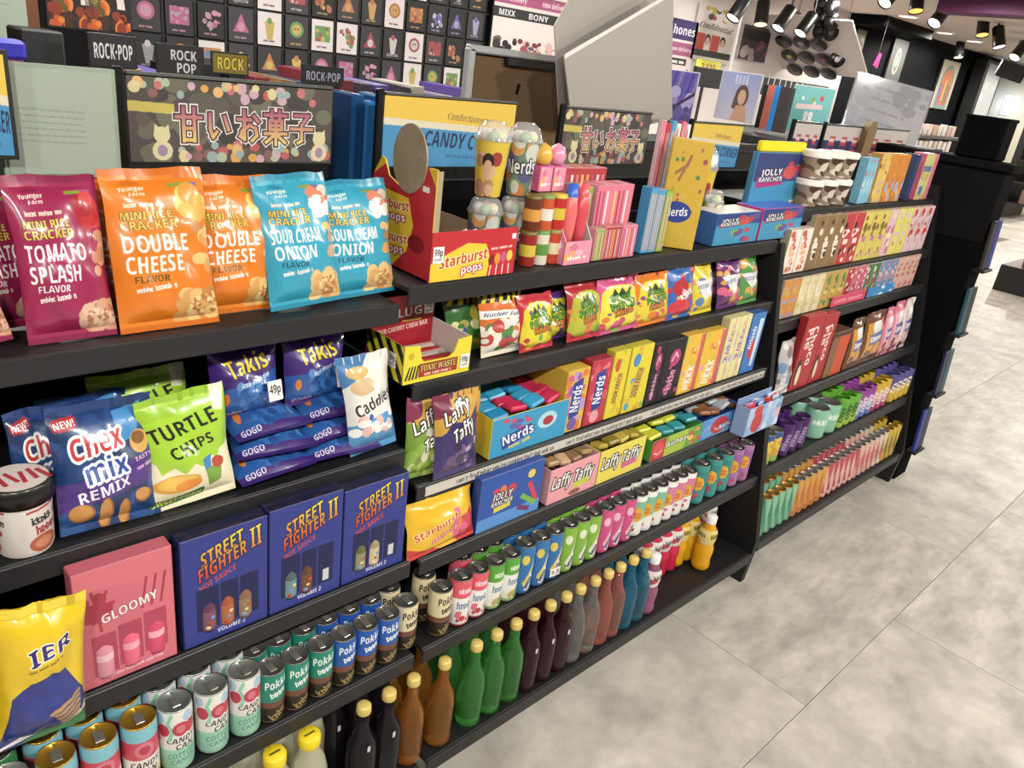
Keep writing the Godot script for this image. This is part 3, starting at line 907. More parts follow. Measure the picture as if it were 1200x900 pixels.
	can_art("candy mint", [0.0, "e8e4e2", 0.08, "e8e4e2", 0.6, "9cd4bc", 0.95, "b8dcd0"], [["CANDY", 0.5, 0.45, 0.085, "3a3038", 0.28], ["CAN", 0.53, 0.56, 0.085, "3a3038", 0.18], ["COTTON", 0.5, 0.7, 0.08, "4a9a88", 0.28, -6], ["CANDY", 0.51, 0.8, 0.07, "4a9a88", 0.24, -6]])
	for k in 4:
		E(0.06 + k * 0.27, 0.28, 0.065, 0.1, "c83a50")
		stroke([0.145 + k * 0.27, 0.04, 0.11 + k * 0.27, 0.16, 0.15 + k * 0.27, 0.3, 0.12 + k * 0.27, 0.42], 9, "8ad4b4")
		if k != 1: stroke([0.19 + k * 0.27, 0.04, 0.16 + k * 0.27, 0.2, 0.21 + k * 0.27, 0.4, 0.18 + k * 0.27, 0.95], 7, "c03a50")
		E(0.03 + k * 0.27, 0.1, 0.05, 0.08, "a8c8e4")
	E(0.5, 0.27, 0.08, 0.11, "c83a50")
	E(0.5, 0.27, 0.045, 0.065, "dc7080")
	can_art("candy pink", [0.0, "7ac0d4", 0.2, "d8485c", 0.48, "ece8e0", 0.78, "e4b028"], [["CANDY", 0.5, 0.57, 0.09, "3a3038", 0.28], ["CAN", 0.52, 0.69, 0.09, "3a3038", 0.18], ["ROCKET", 0.5, 0.87, 0.08, "8a6a20", 0.26]])
	E(0.5, 0.34, 0.09, 0.12, "d87888")
	E(0.5, 0.34, 0.05, 0.07, "c83a50")
	can_art("green can", [0.0, "2c8a38", 0.3, "e8e8e0", 0.5, "2c8a38"], [["?", 0.5, 0.4, 0.14, "2c6a30", 0.3]])
	can_art("yog red", [0.0, "e8586a", 0.36, "f0eeee", 0.94, "e8586a"], [["?", 0.5, 0.52, 0.14, "4a78b0", 0.22], ["?", 0.5, 0.2, 0.1, "f4dce0", 0.2]])
	blobs(10, 0.4, 0.68, 0.62, 0.86, 0.02, 0.05, ["d83848", "e87080"])
	can_art("yog green", [0.0, "5ab038", 0.36, "f0f0ea", 0.9, "a8cc80"], [["?", 0.5, 0.52, 0.14, "4a78b0", 0.22], ["?", 0.5, 0.2, 0.1, "e4f0d8", 0.2]])
	blobs(10, 0.4, 0.68, 0.62, 0.86, 0.02, 0.05, ["c8b060", "8ab050"])
	for q in [["soda blue", "2c74bc", "e8d050"], ["soda lime", "86c03a", "e4ecd0"], ["soda pink", "d84a88", "f0b8d0"]]:
		can_art(q[0], [0.0, q[1]], [])
		PG([0.4, 0.75, 0.6, 0.3, 0.62, 0.55, 0.5, 0.95], q[2])
		PG([0.44, 0.9, 0.58, 0.3, 0.66, 0.3, 0.54, 0.9], "f0f0f4")
		Q(0.555, 0.6, 0.1, "283880", 0.42, -62, 4)
		E(0.42, 0.25, 0.06, 0.1, q[2])
	for q in [["lolly mint", "7ac0a0", "f0f0ec"], ["lolly pink", "d878a4", "f0eeee"], ["lolly teal", "2c8a8c", "3a9a98"], ["lolly purple", "9a5aa0", "b070b0"]]:
		can_art(q[0], [0.0, q[2], 0.12, q[1], 0.58, q[2]], [])
		for cx in [0.36, 0.86]:
			for k in 8: E(cx + 0.075 * cos(k * 0.785), 0.45 + 0.11 * sin(k * 0.785), 0.045, 0.07, "f0b828")
			E(cx, 0.45, 0.085, 0.12, "f0b828")
			T("Chupa", cx, 0.42, 0.07, "d83838", 0.16, -8)
			T("Chups", cx, 0.5, 0.07, "d83838", 0.16, -8)
			blobs(4, cx - 0.08, 0.7, cx + 0.08, 0.85, 0.02, 0.04, ["d83848", q[1]])
	can_art("can lemon", [0.0, "2c5a9c", 0.2, "d8c838", 0.5, "e0a830", 0.75, "9ac058"], [])
	blobs(12, 0, 0.2, 1, 0.9, 0.06, 0.1, ["e8d040", "e0a030", "8ab048", "3a68a8"])
	can_art("can grape", [0.0, "4a1c6a", 0.4, "5a2880", 0.8, "381450"], [["?", 0.4, 0.5, 0.16, "b8a8cc", 0.4, -80]])
	can_art("jar mint", [0.0, "88c8ac"], [["?", 0.5, 0.4, 0.16, "e8f0ec", 0.4]], 128, 96)
	can_art("can leaf", [0.0, "6ab43c", 0.5, "a8d048"], [["?", 0.4, 0.5, 0.2, "306a20", 0.4, -80]], 128, 96)
	can_art("can berry", [0.0, "9a3a9c", 0.5, "5a80c8"], [["?", 0.4, 0.5, 0.2, "e8d8f0", 0.4, -80]], 128, 96)
	can_art("can peach", [0.0, "d8b038", 0.4, "b83878"], [["?", 0.4, 0.5, 0.2, "f0e0d0", 0.4, -80]], 128, 96)
	can_art("can sun", [0.0, "5a509c", 0.5, "dcb838"], [["?", 0.4, 0.4, 0.2, "f0e8d0", 0.3, -80]], 128, 96)
	for q in [["slim mint", "8ac8a4", "4a9a78"], ["slim orange", "e0a448", "d87838"], ["slim red", "c84a58", "e8b8b0"], ["slim peach", "e4b8a8", "d06a70"], ["slim cream", "dccfb0", "c87068"], ["slim yellow", "d8b838", "9a7830"]]:
		A(q[0], 64, 128, q[1])
		for k in 5: PG([k * 0.3 - 0.4, 0, k * 0.3 - 0.28, 0, k * 0.3, 1, k * 0.3 - 0.12, 1], q[2])
		blobs(6, 0, 0.2, 1, 0.9, 0.06, 0.12, [q[2], "e8e0c8", q[1]])
	A("noodle cup", 256, 96, "e4dcd8")
	for cx in [0.28, 0.62, 0.95]:
		Q(cx, 0.26, 0.13, "2c2420", 0.2, -4, 3)
		Q(cx, 0.46, 0.16, "b03840", 0.16, -4, 3)
		E(cx - 0.04, 0.76, 0.09, 0.18, "c86848")
		E(cx - 0.04, 0.76, 0.06, 0.1, "e89870")
		stroke([cx - 0.12, 0.08, cx + 0.1, 0.04], 4, "c03038")
	A("noodle lid", 96, 96, "d8c8c4")
	E(0.5, 0.5, 0.5, 0.5, "dcd0cc")
	for k in 5: stroke([0.2 + k * 0.13, 0.25, 0.16 + k * 0.14, 0.75], 3, "b83840")
	A("hero cup", 256, 128, "e0c038")
	for cx in [0.25, 0.75]:
		blobs(10, cx - 0.12, 0.3, cx + 0.12, 0.95, 0.03, 0.07, ["b88a6a", "d8b090", "a83838", "6a4a38", "e8dcc8"])
		E(cx - 0.02, 0.35, 0.06, 0.14, "2a201c")
		E(cx - 0.02, 0.46, 0.045, 0.13, "d8a888")
	A("nerd cup", 256, 128, "6a8a70")
	blobs(30, 0, 0, 1, 1, 0.04, 0.1, ["d87838", "6aa048", "5a5a90", "8aa890", "d89858", "c8d0c8"])
	for cx in [0.25, 0.75]: T("Nerds", cx, 0.45, 0.26, "f0f2f0", 0.36, -3, 0, "2a3040", 3)
	A("milk label", 256, 96, "e8dcdc")
	blobs(14, 0, 0.3, 1, 1, 0.03, 0.07, ["c8405a", "d88090", "f0e4e4"])
	for cx in [0.2, 0.5, 0.8]: Q(cx, 0.35, 0.26, "284a34", 0.2, -6, 4)
	A("juice label", 256, 96, "ecd47c")
	blobs(14, 0, 0.3, 1, 1, 0.03, 0.07, ["e8b030", "f0dca0", "d89020"])
	for cx in [0.2, 0.5, 0.8]: Q(cx, 0.35, 0.26, "284a34", 0.2, -6, 4)
	A("tub print", 128, 64, "9a8470")
	blobs(24, 0, 0.1, 1, 1, 0.04, 0.12, ["6a5040", "4a3428", "d8ccc0", "a08468"])

	# signs and tags
	A("99p", 48, 56, "eceae8")
	T("99p", 0.5, 0.36, 0.4, "202024", 0.8)
	R(0.15, 0.72, 0.7, 0.12, "a8a8a8")
	A("49p", 48, 56, "eceae8")
	T("49p", 0.5, 0.42, 0.4, "202024", 0.8)
	A("tag13", 32, 32, "eeeceb")
	T("1.3", 0.5, 0.5, 0.5, "202024", 0.8)
	A("strip", 1024, 20, "c8c4be")
	for k in 4: T("can't find what you're looking for? just ask us", 0.17 + k * 0.25, 0.5, 0.55, "4a4846", 0.22)
	var sweets := ["c86a70", "d8a048", "a8b89c", "c8a0b0", "d8c890", "8a5a58", "90a8a8", "c05858", "e0b070"]
	A("japan", 512, 184, "4c4642")
	blobs(70, 0, 0, 1, 1, 0.02, 0.07, ["5a544a", "6a6a58", "544448", "3e3a38", "6a6452"])
	PG([0, 0.28, 0.2, 0.3, 0.2, 0.42, 0, 0.4], "c8b450")
	blobs(30, 0.02, 0.04, 0.98, 0.2, 0.015, 0.026, sweets)
	blobs(34, 0.2, 0.78, 0.98, 0.96, 0.015, 0.028, sweets)
	for cx in [0.14, 0.93]:
		E(cx, 0.86, 0.045, 0.12, "d8cc9c")
		E(cx, 0.67, 0.036, 0.1, "d8cc9c")
		E(cx, 0.86, 0.022, 0.07, "9a80a0")
		PG([cx - 0.035, 0.66, cx - 0.03, 0.54, cx - 0.008, 0.6], "d8cc9c")
		PG([cx + 0.035, 0.66, cx + 0.03, 0.54, cx + 0.008, 0.6], "d8cc9c")
	var kana := [
		[[0.05, 0.3, 0.95, 0.3], [0.3, 0.06, 0.3, 0.94], [0.7, 0.06, 0.7, 0.94], [0.3, 0.6, 0.7, 0.6], [0.3, 0.92, 0.7, 0.92]],
		[[0.15, 0.2, 0.15, 0.6, 0.25, 0.82, 0.4, 0.68], [0.7, 0.25, 0.85, 0.6]],
		[[0.1, 0.3, 0.6, 0.3], [0.35, 0.06, 0.35, 0.86, 0.18, 0.78, 0.26, 0.62, 0.55, 0.46, 0.8, 0.55, 0.85, 0.75, 0.65, 0.9], [0.74, 0.2, 0.9, 0.34]],
		[[0.05, 0.14, 0.95, 0.14], [0.33, 0.02, 0.33, 0.25], [0.67, 0.02, 0.67, 0.25], [0.25, 0.3, 0.75, 0.3, 0.75, 0.56, 0.25, 0.56, 0.25, 0.3], [0.25, 0.43, 0.75, 0.43], [0.05, 0.67, 0.95, 0.67], [0.5, 0.3, 0.5, 0.99], [0.5, 0.68, 0.1, 0.93], [0.5, 0.68, 0.9, 0.93]],
		[[0.2, 0.12, 0.78, 0.12, 0.5, 0.4], [0.5, 0.4, 0.5, 0.86, 0.34, 0.93], [0.05, 0.52, 0.95, 0.52]]]
	for pass_n in 3:
		grad = [0.32 * 184, 0.76 * 184, C("b0507e"), C("ecd060")] if pass_n == 2 else []
		for g in 5:
			for s in kana[g]:
				var l := []
				for i in range(0, s.size(), 2):
					l.append(0.20 + g * 0.142 + s[i] * 0.125)
					l.append(0.31 + s[i + 1] * 0.45)
				stroke(l, [20, 15, 8][pass_n], ["efeae4", "4a3038", "c06a80"][pass_n])
	grad = []
	A("corner", 448, 176, "e8c040")
	PG([0, 0.3, 1, 0.4, 1, 0.52, 0, 0.4], "d8d0b8")
	PG([0, 0.4, 1, 0.5, 1, 1, 0, 1], "3a8cc4")
	T("Confectionery", 0.62, 0.26, 0.1, "8a6a38", 0.34, 3, 0.2, "", 0, true)
	T("CANDY CORNER", 0.64, 0.62, 0.22, "1c2450", 0.7, 3, 0.1)
	Q(0.66, 0.85, 0.05, "2f6ea0", 0.4, 3)
	A("faded note", 256, 256, "9caa9a")
	R(0, 0, 0.14, 1, "8c9a8e")
	for k in 6: Q(0.42, 0.38 + k * 0.06, 0.02, "84948a", 0.62 - 0.03 * (k % 3), 2)
	A("american", 320, 144, "22285c")
	R(0, 0, 1, 0.42, "c0b8b4")
	for k in 3:
		PG([0.16 + k * 0.3, 0.3, 0.3 + k * 0.3, 0.3, 0.28 + k * 0.3, 0.9, 0.12 + k * 0.3, 0.9], "b83c44")
		R(0.15 + k * 0.3, 0.56, 0.13, 0.1, "2a3070")
		Q(0.22 + k * 0.3, 0.4, 0.1, "e8d8d8", 0.12, 0, 3)
		Q(0.2 + k * 0.3, 0.78, 0.1, "e8d8d8", 0.12, 0, 3)
	for k in 4:
		A("divider %d" % k, 192, 80, "2c2a2e" if k != 2 else "8a7a28")
		if k == 2: T("ROCK", 0.5, 0.5, 0.6, "ecd830", 0.8, 0, 0, "6a3840", 3)
		elif k == 1:
			T("ROCK", 0.56, 0.3, 0.34, "e0e0e4", 0.6)
			T("POP", 0.62, 0.74, 0.34, "e0e0e4", 0.46)
		else: T("ROCK·POP", 0.5, 0.5, 0.5, "f0eef2" if k == 0 else "b8b8dc", 0.88)
	A("sleeve flame", 160, 160, "1c1614")
	blobs(40, 0, 0.6, 1, 1, 0.05, 0.14, ["c8501c", "e07828", "8a3014", "402014"])
	blobs(12, 0.1, 0.2, 0.4, 0.7, 0.05, 0.1, ["5a5020", "8a7a2c", "3a3418"])
	PG([0.7, 0.1, 0.84, 0.1, 0.9, 0.6, 0.72, 0.6], "d8ccc4")
	A("sleeve violet", 160, 160, "5a4a98")
	for k in 8: PG([k * 0.14, 0, k * 0.14 + 0.08, 0, k * 0.14 - 0.05, 0.5, k * 0.14 - 0.1, 0.5], ["3830a0", "7868b0", "4a40a8"][k % 3])
	blobs(20, 0.1, 0.4, 0.9, 1, 0.06, 0.14, ["8a7cb8", "6a5ca0", "a094c4", "4a3c80"])
	stroke([0.1, 1, 1, 0.4], 10, "2c2448")
	A("sleeve portrait", 192, 192, "9a9cc4")
	grad = [0, 192, C("8a94c8"), C("b8b0c0")]
	PG([0, 0, 1, 0, 1, 1, 0, 1], "8a94c8")
	grad = []
	for k in 4: R(0.36 + k * 0.09, 0.04, 0.05, 0.2, "b8bcdc")
	E(0.6, 0.48, 0.17, 0.24, "5a3c34")
	PG([0.42, 0.5, 0.56, 0.5, 0.54, 0.78, 0.4, 0.74], "5a3c34")
	E(0.61, 0.5, 0.1, 0.16, "c89c84")
	PG([0.5, 0.68, 0.74, 0.66, 0.84, 1, 0.42, 1], "c08c70")
	A("sleeve teal", 192, 160, "6cbcbc")
	blobs(5, 0.25, 0.2, 0.75, 0.34, 0.03, 0.05, ["d84860", "e8e4e0", "88b060", "5a88b0"])
	PG([0.14, 0.4, 0.8, 0.36, 0.8, 0.46, 0.14, 0.52], "e8c8c8")
	T("88", 0.5, 0.7, 0.3, "f0f0f0", 0.24, 0, 0, "b8c8c8", 3)
	A("folder", 256, 224, "a4a4b4")
	blobs(70, 0, 0, 1, 1, 0.04, 0.12, ["9a9cb0", "b0b0bc", "8a8ea8", "a8a4ac", "7c7c90", "b4acb0"])
	for k in 4: Q(0.5, 0.14 + k * 0.18, 0.05, "7a6a80", 0.5, 4, 4)
	PG([0.1, 0.8, 0.5, 0.76, 0.7, 0.95, 0.1, 1], "4a4a54")
	A("kpop left", 256, 176, "e8d8d4")
	R(0, 0, 1, 0.18, "b04a7c")
	T("new delivery", 0.22, 0.09, 0.09, "f0dce6", 0.34)
	T("new delivery", 0.76, 0.09, 0.09, "f0dce6", 0.34)
	R(0, 0.24, 1, 0.16, "2c2a2c")
	T("MIXX", 0.16, 0.32, 0.09, "f0eef0", 0.2)
	T("BONY", 0.56, 0.32, 0.09, "f0eef0", 0.26)
	T("ZB", 0.9, 0.32, 0.09, "f0eef0", 0.14)
	blobs(14, 0.05, 0.72, 0.3, 0.92, 0.02, 0.05, ["38302e", "6a5c58", "1c1818"])
	blobs(16, 0.36, 0.72, 0.62, 0.94, 0.02, 0.05, ["7a3038", "a84850", "5a4a68", "c8a8a0"])
	blobs(16, 0.66, 0.72, 0.96, 0.94, 0.02, 0.05, ["e8b0a8", "d87868", "f0d8d0", "b8a0a8"])
	A("kpop mid", 128, 256, "ead8d8")
	R(0, 0, 1, 0.3, "3a2a6c")
	T("hones", 0.5, 0.16, 0.13, "f0ecf4", 0.86)
	R(0, 0.34, 1, 0.2, "a85482")
	T("new delivery", 0.5, 0.44, 0.06, "f0dce6", 0.84)
	R(0.08, 0.58, 0.7, 0.1, "2c2a2c")
	Q(0.46, 0.63, 0.05, "f0eef0", 0.5, 0, 3)
	blobs(20, 0.1, 0.76, 0.9, 0.98, 0.03, 0.08, ["2c2828", "6a8a50", "c8b0a8", "e8d0c8"])
	A("kpop right", 192, 256, "d8ccc8")
	blobs(16, 0.2, 0.02, 0.9, 0.28, 0.04, 0.08, ["c8a838", "b83844", "4a4440", "d8d0cc"])
	T("Confidential", 0.5, 0.36, 0.1, "38302c", 0.84, 4, 0.3, "", 0, true)
	R(0.05, 0.5, 0.22, 0.3, "c84840")
	R(0.42, 0.5, 0.22, 0.3, "c84840")
	for cx in [0.34, 0.72]:
		E(cx, 0.6, 0.07, 0.1, "2c201c")
		E(cx, 0.63, 0.05, 0.075, "d0a48c")
	R(0, 0.8, 1, 0.12, "343c34")
	A("two for ten", 128, 56, "b4b030")
	T("2 £10", 0.5, 0.5, 0.5, "7a3a20", 0.6)
	A("dark tags", 96, 96, "4a4448")
	R(0, 0.1, 1, 0.3, "2c282c")
	blobs(14, 0, 0.5, 1, 1, 0.06, 0.14, ["8a4a54", "b8a4a4", "3a2c30", "5a3a40"])
	A("poster arch", 192, 192, "b8ac94")
	E(0.5, 0.5, 0.38, 0.42, "6a8a88")
	R(0.12, 0.5, 0.76, 0.5, "6a8a88")
	E(0.5, 0.5, 0.3, 0.34, "c86a3c")
	R(0.2, 0.5, 0.6, 0.42, "b8644a")
	for k in 5: R(0.22 + k * 0.12, 0.5 - 0.05 * (2 - absi(k - 2)), 0.08, 0.42, ["3858a8", "d84c28", "c8b048", "3a7a3c", "a83848"][k])
	A("poster ring", 128, 192, "3c3c3a")
	E(0.5, 0.45, 0.2, 0.28, "8a9478")
	E(0.5, 0.45, 0.15, 0.22, "4a5044")
	E(0.5, 0.45, 0.07, 0.12, "98a088")
	A("poster gold", 96, 160, "8a8478")
	blobs(16, 0.1, 0.2, 0.9, 0.7, 0.08, 0.16, ["a89c84", "6a6860", "c0ac80"])
	R(0.1, 0.72, 0.8, 0.26, "d0a858")
	A("poster grey", 96, 192, "6a6c68")
	blobs(16, 0, 0, 1, 0.6, 0.1, 0.2, ["7c7e78", "5a5c58", "8a8a80"])
	A("cases", 128, 48, "4a3038")
	for k in 14: R(0.01 + k * 0.071, 0.1 + 0.1 * (k % 3), 0.05, 0.9, ["d8ccc8", "c8b8b4", "e0c0c0", "b89890", "d0d0d4"][k % 5])
	A("comics", 96, 64, "c8a890")
	blobs(24, 0, 0, 1, 1, 0.06, 0.14, ["a84c48", "d8c8a8", "8a6a58", "e0dcd4", "c87848"])
	for k in 30: tee(k)

func tee(k: int) -> void:
	rng.seed = 900 + k
	var white := k in [4, 8, 10, 16, 18, 21, 25]
	A("tee %d" % k, 80, 96, "d8ccd0" if white else ["242226", "2c2a2e", "343236", "3c3a3e"][k % 4])
	var pal: Array = [["c86a2c", "e0a048", "a83c24"], ["d8d4dc", "9a98a0", "e8e4e8"], ["c84a8c", "e088b0", "a8a4ac"], ["b83038", "d8d0d4", "6a2c30"], ["5a50b0", "a89cd8", "d8d4e8"], ["d87838", "e8c048", "4a80c0"], ["58a048", "d8b840", "b83838"]][(k * 5) % 7]
	var soft := []
	for c in pal: soft.append(C(c).lerp(Color(0.5, 0.48, 0.48), 0.3).to_html(false))
	pal = soft
	var style := k % 5
	if style == 0: blobs(16, 0.2, 0.25, 0.8, 0.75, 0.05, 0.12, pal)
	elif style == 1:
		E(0.5, 0.42, 0.3, 0.25, pal[0])
		E(0.5, 0.42, 0.2, 0.17, pal[1])
		E(0.44, 0.4, 0.04, 0.04, pal[2])
		E(0.56, 0.4, 0.04, 0.04, pal[2])
	elif style == 2:
		PG([0.5, 0.16, 0.82, 0.7, 0.18, 0.7], pal[0])
		E(0.5, 0.55, 0.14, 0.13, pal[1])
	elif style == 3:
		R(0.15, 0.2, 0.7, 0.5, pal[0])
		blobs(14, 0.2, 0.25, 0.8, 0.65, 0.05, 0.1, pal)
	else:
		PG([0.3, 0.3, 0.5, 0.2, 0.72, 0.32, 0.62, 0.82, 0.4, 0.82], pal[1])
		E(0.5, 0.26, 0.1, 0.1, pal[0])
	var word: String = "QUEEN" if k == 9 else ""
	if not word: Q(0.5, 0.86, 0.06, pal[1] if not white else "503038", 0.5, 0, 2)
	if word: T(word, 0.5, 0.86, 0.1, pal[1] if not white else "503038", 0.6)

# ---------------------------------------------------------------- builders of the kinds of thing on the shelves
func can(label: String, group: String, at: Vector3, r: float, h: float, art: String, lid := "a8a49e", tab := true, turn := 0.0, n := "drink_can") -> Node3D:
	var o := thing(n, label, "can", at, group)
	o.rotation_degrees.y = turn
	part(o, "can_body", lathe([r * 0.86, 0.0, r * 0.97, 0.004, r, 0.009, r, h * 0.93, r * 0.93, h * 0.975], 20, uvr(art)), pm("can", art))
	part(o, "can_lid", lathe([r * 0.93, h * 0.975, r * 0.955, h * 0.985, r * 0.95, h, r * 0.88, h, r * 0.85, h * 0.985, 0.0001, h * 0.984], 20), cm(lid, 0.28, 0.75))
	if tab: part(o, "pull_tab", box(Vector3(r * 0.5, 0.0018, r * 0.85), 0.0008), cm("c8c4bc", 0.25, 0.8), Vector3(0, h * 0.99, r * 0.1))
	return o

func bottle(label: String, group: String, at: Vector3, r: float, h: float, body: Material, cap := "d8c070", kind := "soda", wrap := "") -> Node3D:
	var o := thing("soda_bottle" if kind == "soda" else "juice_bottle" if kind == "milk" else "lemonade_bottle", label, "bottle", at, group)
	var ym := 0.9 * h
	if kind == "soda":
		part(o, "bottle_body", lathe([0.0001, 0.004, r * 0.8, 0.0, r * 0.97, 0.006, r, 0.02, r, h * 0.5, r * 0.9, h * 0.6, r * 0.55, h * 0.7, r * 0.4, h * 0.78, r * 0.36, h * 0.93, 0.0001, h * 0.93], 24), body)
		part(o, "cap", lathe([r * 0.46, h * 0.915, r * 0.48, h * 0.93, r * 0.46, h * 0.985, r * 0.36, h, 0.0001, h], 18), cm(cap, 0.4, 0.15))
	elif kind == "squat":
		part(o, "bottle_body", lathe([0.0001, 0.004, r * 0.8, 0.0, r, 0.01, r, h * 0.62, r * 0.8, h * 0.76, r * 0.52, h * 0.86, r * 0.5, h * 0.95, 0.0001, h * 0.95], 24), body)
		part(o, "cap", lathe([r * 0.58, h * 0.9, r * 0.6, h * 0.91, r * 0.6, h * 0.98, r * 0.54, h, 0.0001, h], 20), cm(cap, 0.45))
		part(o, "cap_print", box(Vector3(r * 0.6, 0.0006, r * 0.12), 0.0), cm("5a5420", 0.6), Vector3(0, h, 0))
	else:
		part(o, "bottle_body", lathe([0.0001, 0.004, r * 0.75, 0.0, r * 0.95, 0.008, r, 0.02, r * 0.9, h * 0.2, r, h * 0.34, r * 0.98, h * 0.42, r * 0.82, h * 0.5, r * 0.95, h * 0.6, r * 0.95, h * 0.7, r * 0.5, h * 0.85, r * 0.48, h * 0.9, 0.0001, h * 0.9], 24), body)
		part(o, "cap", lathe([r * 0.55, h * 0.87, r * 0.56, h * 0.99, r * 0.5, h, 0.0001, h], 18), cm("ecebea", 0.5))
		part(o, "label_wrap", lathe([r * 0.85, h * 0.5, r * 0.97, h * 0.6, r * 0.97, h * 0.7, r * 0.8, h * 0.775], 20, uvr(wrap)), pm("paper", wrap))
	return o

func cup(label: String, at: Vector3, r: float, h: float, art: String) -> Node3D:
	var o := thing("candy_cup", label, "cup", at, "domed sweet cups stacked in pairs")
	o.rotation_degrees.y = 46
	part(o, "cup_wall", lathe([r * 0.72, 0.0, r, h * 0.74], 20, uvr(art)), pm("can", art))
	part(o, "dome_lid", lathe([r * 1.08, h * 0.74, r * 1.1, h * 0.77, r * 0.98, h * 0.8, r * 0.86, h * 0.92, r * 0.5, h * 0.99, 0.0001, h], 20), clear("f4f6f8", 0.22))
	for k in 4: part(o, "sweet", ball(0.012), cm(["c8808a", "d8d0a0", "90b090", "d0c8c4"][k], 0.4), Vector3(cos(k * 1.57) * r * 0.4, h * 0.8, sin(k * 1.57) * r * 0.4))
	return o

func ball(r: float, rings := 8) -> SphereMesh:
	var key := "ball %.4f" % r
	if not mesh_cache.has(key):
		var s := SphereMesh.new()
		s.radius = r
		s.height = r * 2
		s.radial_segments = 12
		s.rings = rings
		mesh_cache[key] = s
	return mesh_cache[key]

func open_tray(n: String, label: String, x: float, w: float, h: float, y: float, zf: float, d: float, art: String, side: String, fill_cols: Array, sd: int, cat := "box", group := "open trays of bars on the candy shelf") -> Node3D:   # a display box with its top open, full of wrapped bars
	var o := thing(n, label, cat, Vector3(x, y, zf - d / 2), group)
	var t := 0.002
	part(o, "front_panel", box(Vector3(w, h, t), 0.0006, art, side, side), pm("box", art), Vector3(0, 0, d / 2 - t / 2))
	part(o, "back_panel", box(Vector3(w, h * 1.15, t), 0.0006, side, side, side), pm("box", side), Vector3(0, 0, -d / 2 + t / 2))
	for s in [-1, 1]: part(o, "side_panel", box(Vector3(t, h, d - 2 * t), 0.0006, side, side, side), pm("box", side), Vector3(s * (w / 2 - t / 2), 0, 0))
	part(o, "tray_floor", box(Vector3(w - 2 * t, t, d - 2 * t), 0.0, side, side, side), pm("box", side))
	rng.seed = sd
	var k := 0
	for zz in 4:
		for xx in 4:
			var bw := (w - 0.016) / 4
			var st := begin()
			add_box(st, Vector3(0, 0.008, 0), Vector3(bw * 0.9, 0.013, (d - 0.02) / 4 * 0.92), 0.005)
			tag(part(o, "wrapped_bar", done(st), cm(fill_cols[rng.randi() % fill_cols.size()], 0.3), Vector3(-w / 2 + 0.008 + bw * (xx + 0.5), h * 0.8 + rng.randf() * 0.014, -d / 2 + 0.012 + (d - 0.02) / 4 * (zz + 0.5) * 0.96), Vector3(rng.randf_range(-14, 14), rng.randf_range(-10, 10) + 180 * (k % 2), rng.randf_range(-14, 14))), "wrapped chewy bar in the tray")
			k += 1
	return o

func shelf_depth(y: float) -> float: return -(0.845 + 0.19 * y)

func gondola(label: String, x0: float, x1: float, top: float, levels: Array, strips: Array, walls: Array) -> Node3D:
	var o := thing("shelving_unit", label, "shelving", Vector3((x0 + x1) / 2, 0, -1.42), "black shelving units along the aisle")
	var w := x1 - x0
	var black := cm("1a1a1d", 0.5, 0.2)
	part(o, "back_panel", box(Vector3(w, top, 0.02), 0.002), cm("101012", 0.7), Vector3(0, 0, 0))
	for k in 9: part(o, "back_groove", box(Vector3(w - 0.04, 0.006, 0.004), 0.001), cm("1c1c1f", 0.6), Vector3(0, 0.2 + k * 0.115, 0.012))
	for y in levels:
		var zf := shelf_depth(y)
		var d: float = zf + 1.41
		var s := part(o, "shelf", box(Vector3(w - 0.012, 0.012, d), 0.002), black, Vector3(0, y - 0.0136, d / 2 + 0.01))
		part(s, "front_lip", box(Vector3(w - 0.012, 0.036, 0.006), 0.002), cm("2a2a2e", 0.42, 0.3), Vector3(0, -0.024, d / 2 + 0.003))
		if y in strips:
			part(s, "price_strip", box(Vector3(w - 0.05, 0.02, 0.002), 0.0, "strip", "strip", "strip"), pm("paper", "strip"), Vector3(0, -0.013, d / 2 + 0.0072))
	for s in walls:   # side walls follow the slope of the shelf fronts
		var wt := minf(top, 1.1) if x1 < 3.0 else top
		var prof := PackedVector2Array([Vector2(0.0, wt), Vector2(1.42 + shelf_depth(wt) + 0.012, wt), Vector2(1.42 + shelf_depth(0.16) + 0.012, 0.16), Vector2(1.42 + shelf_depth(0.16) + 0.0, 0.0), Vector2(0.0, 0.0)])
		var l := []
		for p in prof:
			l.append(p.x)
			l.append(p.y)
		part(o, "end_panel", prism(l, 0.024), cm("17171a", 0.5, 0.15), Vector3((x1 - (x0 + x1) / 2 - 0.0) if s > 0 else (x0 - (x0 + x1) / 2 + 0.024), 0, 0), Vector3(0, -90, 0))
	part(o, "plinth", box(Vector3(w - 0.03, 0.07, 0.4), 0.002), cm("121214", 0.6), Vector3(0, 0, 0.22))
	return o

func top_sign(label: String, x: float, w: float, h: float, y: float, z: float, art: String, turn := 0.0) -> Node3D:
	var o := thing("header_sign", label, "sign", Vector3(x, y, z), "header signs on top of the shelves")
	o.rotation_degrees.y = turn
	part(o, "backing_board", box(Vector3(w + 0.008, h + 0.008, 0.005), 0.001), cm("1a1a1c", 0.5), Vector3(0, -0.004, -0.004))
	part(o, "printed_panel", panel(w, h, art), pm("paper", art), Vector3(0, 0, 0))
	part(o, "side_post", box(Vector3(0.014, h + 0.012 + y - 1.2, 0.014), 0.002), cm("0e0e10", 0.4, 0.4), Vector3(-w / 2 - 0.012, 1.2 - y, 0))
	part(o, "top_rail", box(Vector3(w, 0.005, 0.01), 0.001), cm("6a6e70", 0.3, 0.5), Vector3(0, h + 0.002, 0.001))
	return o

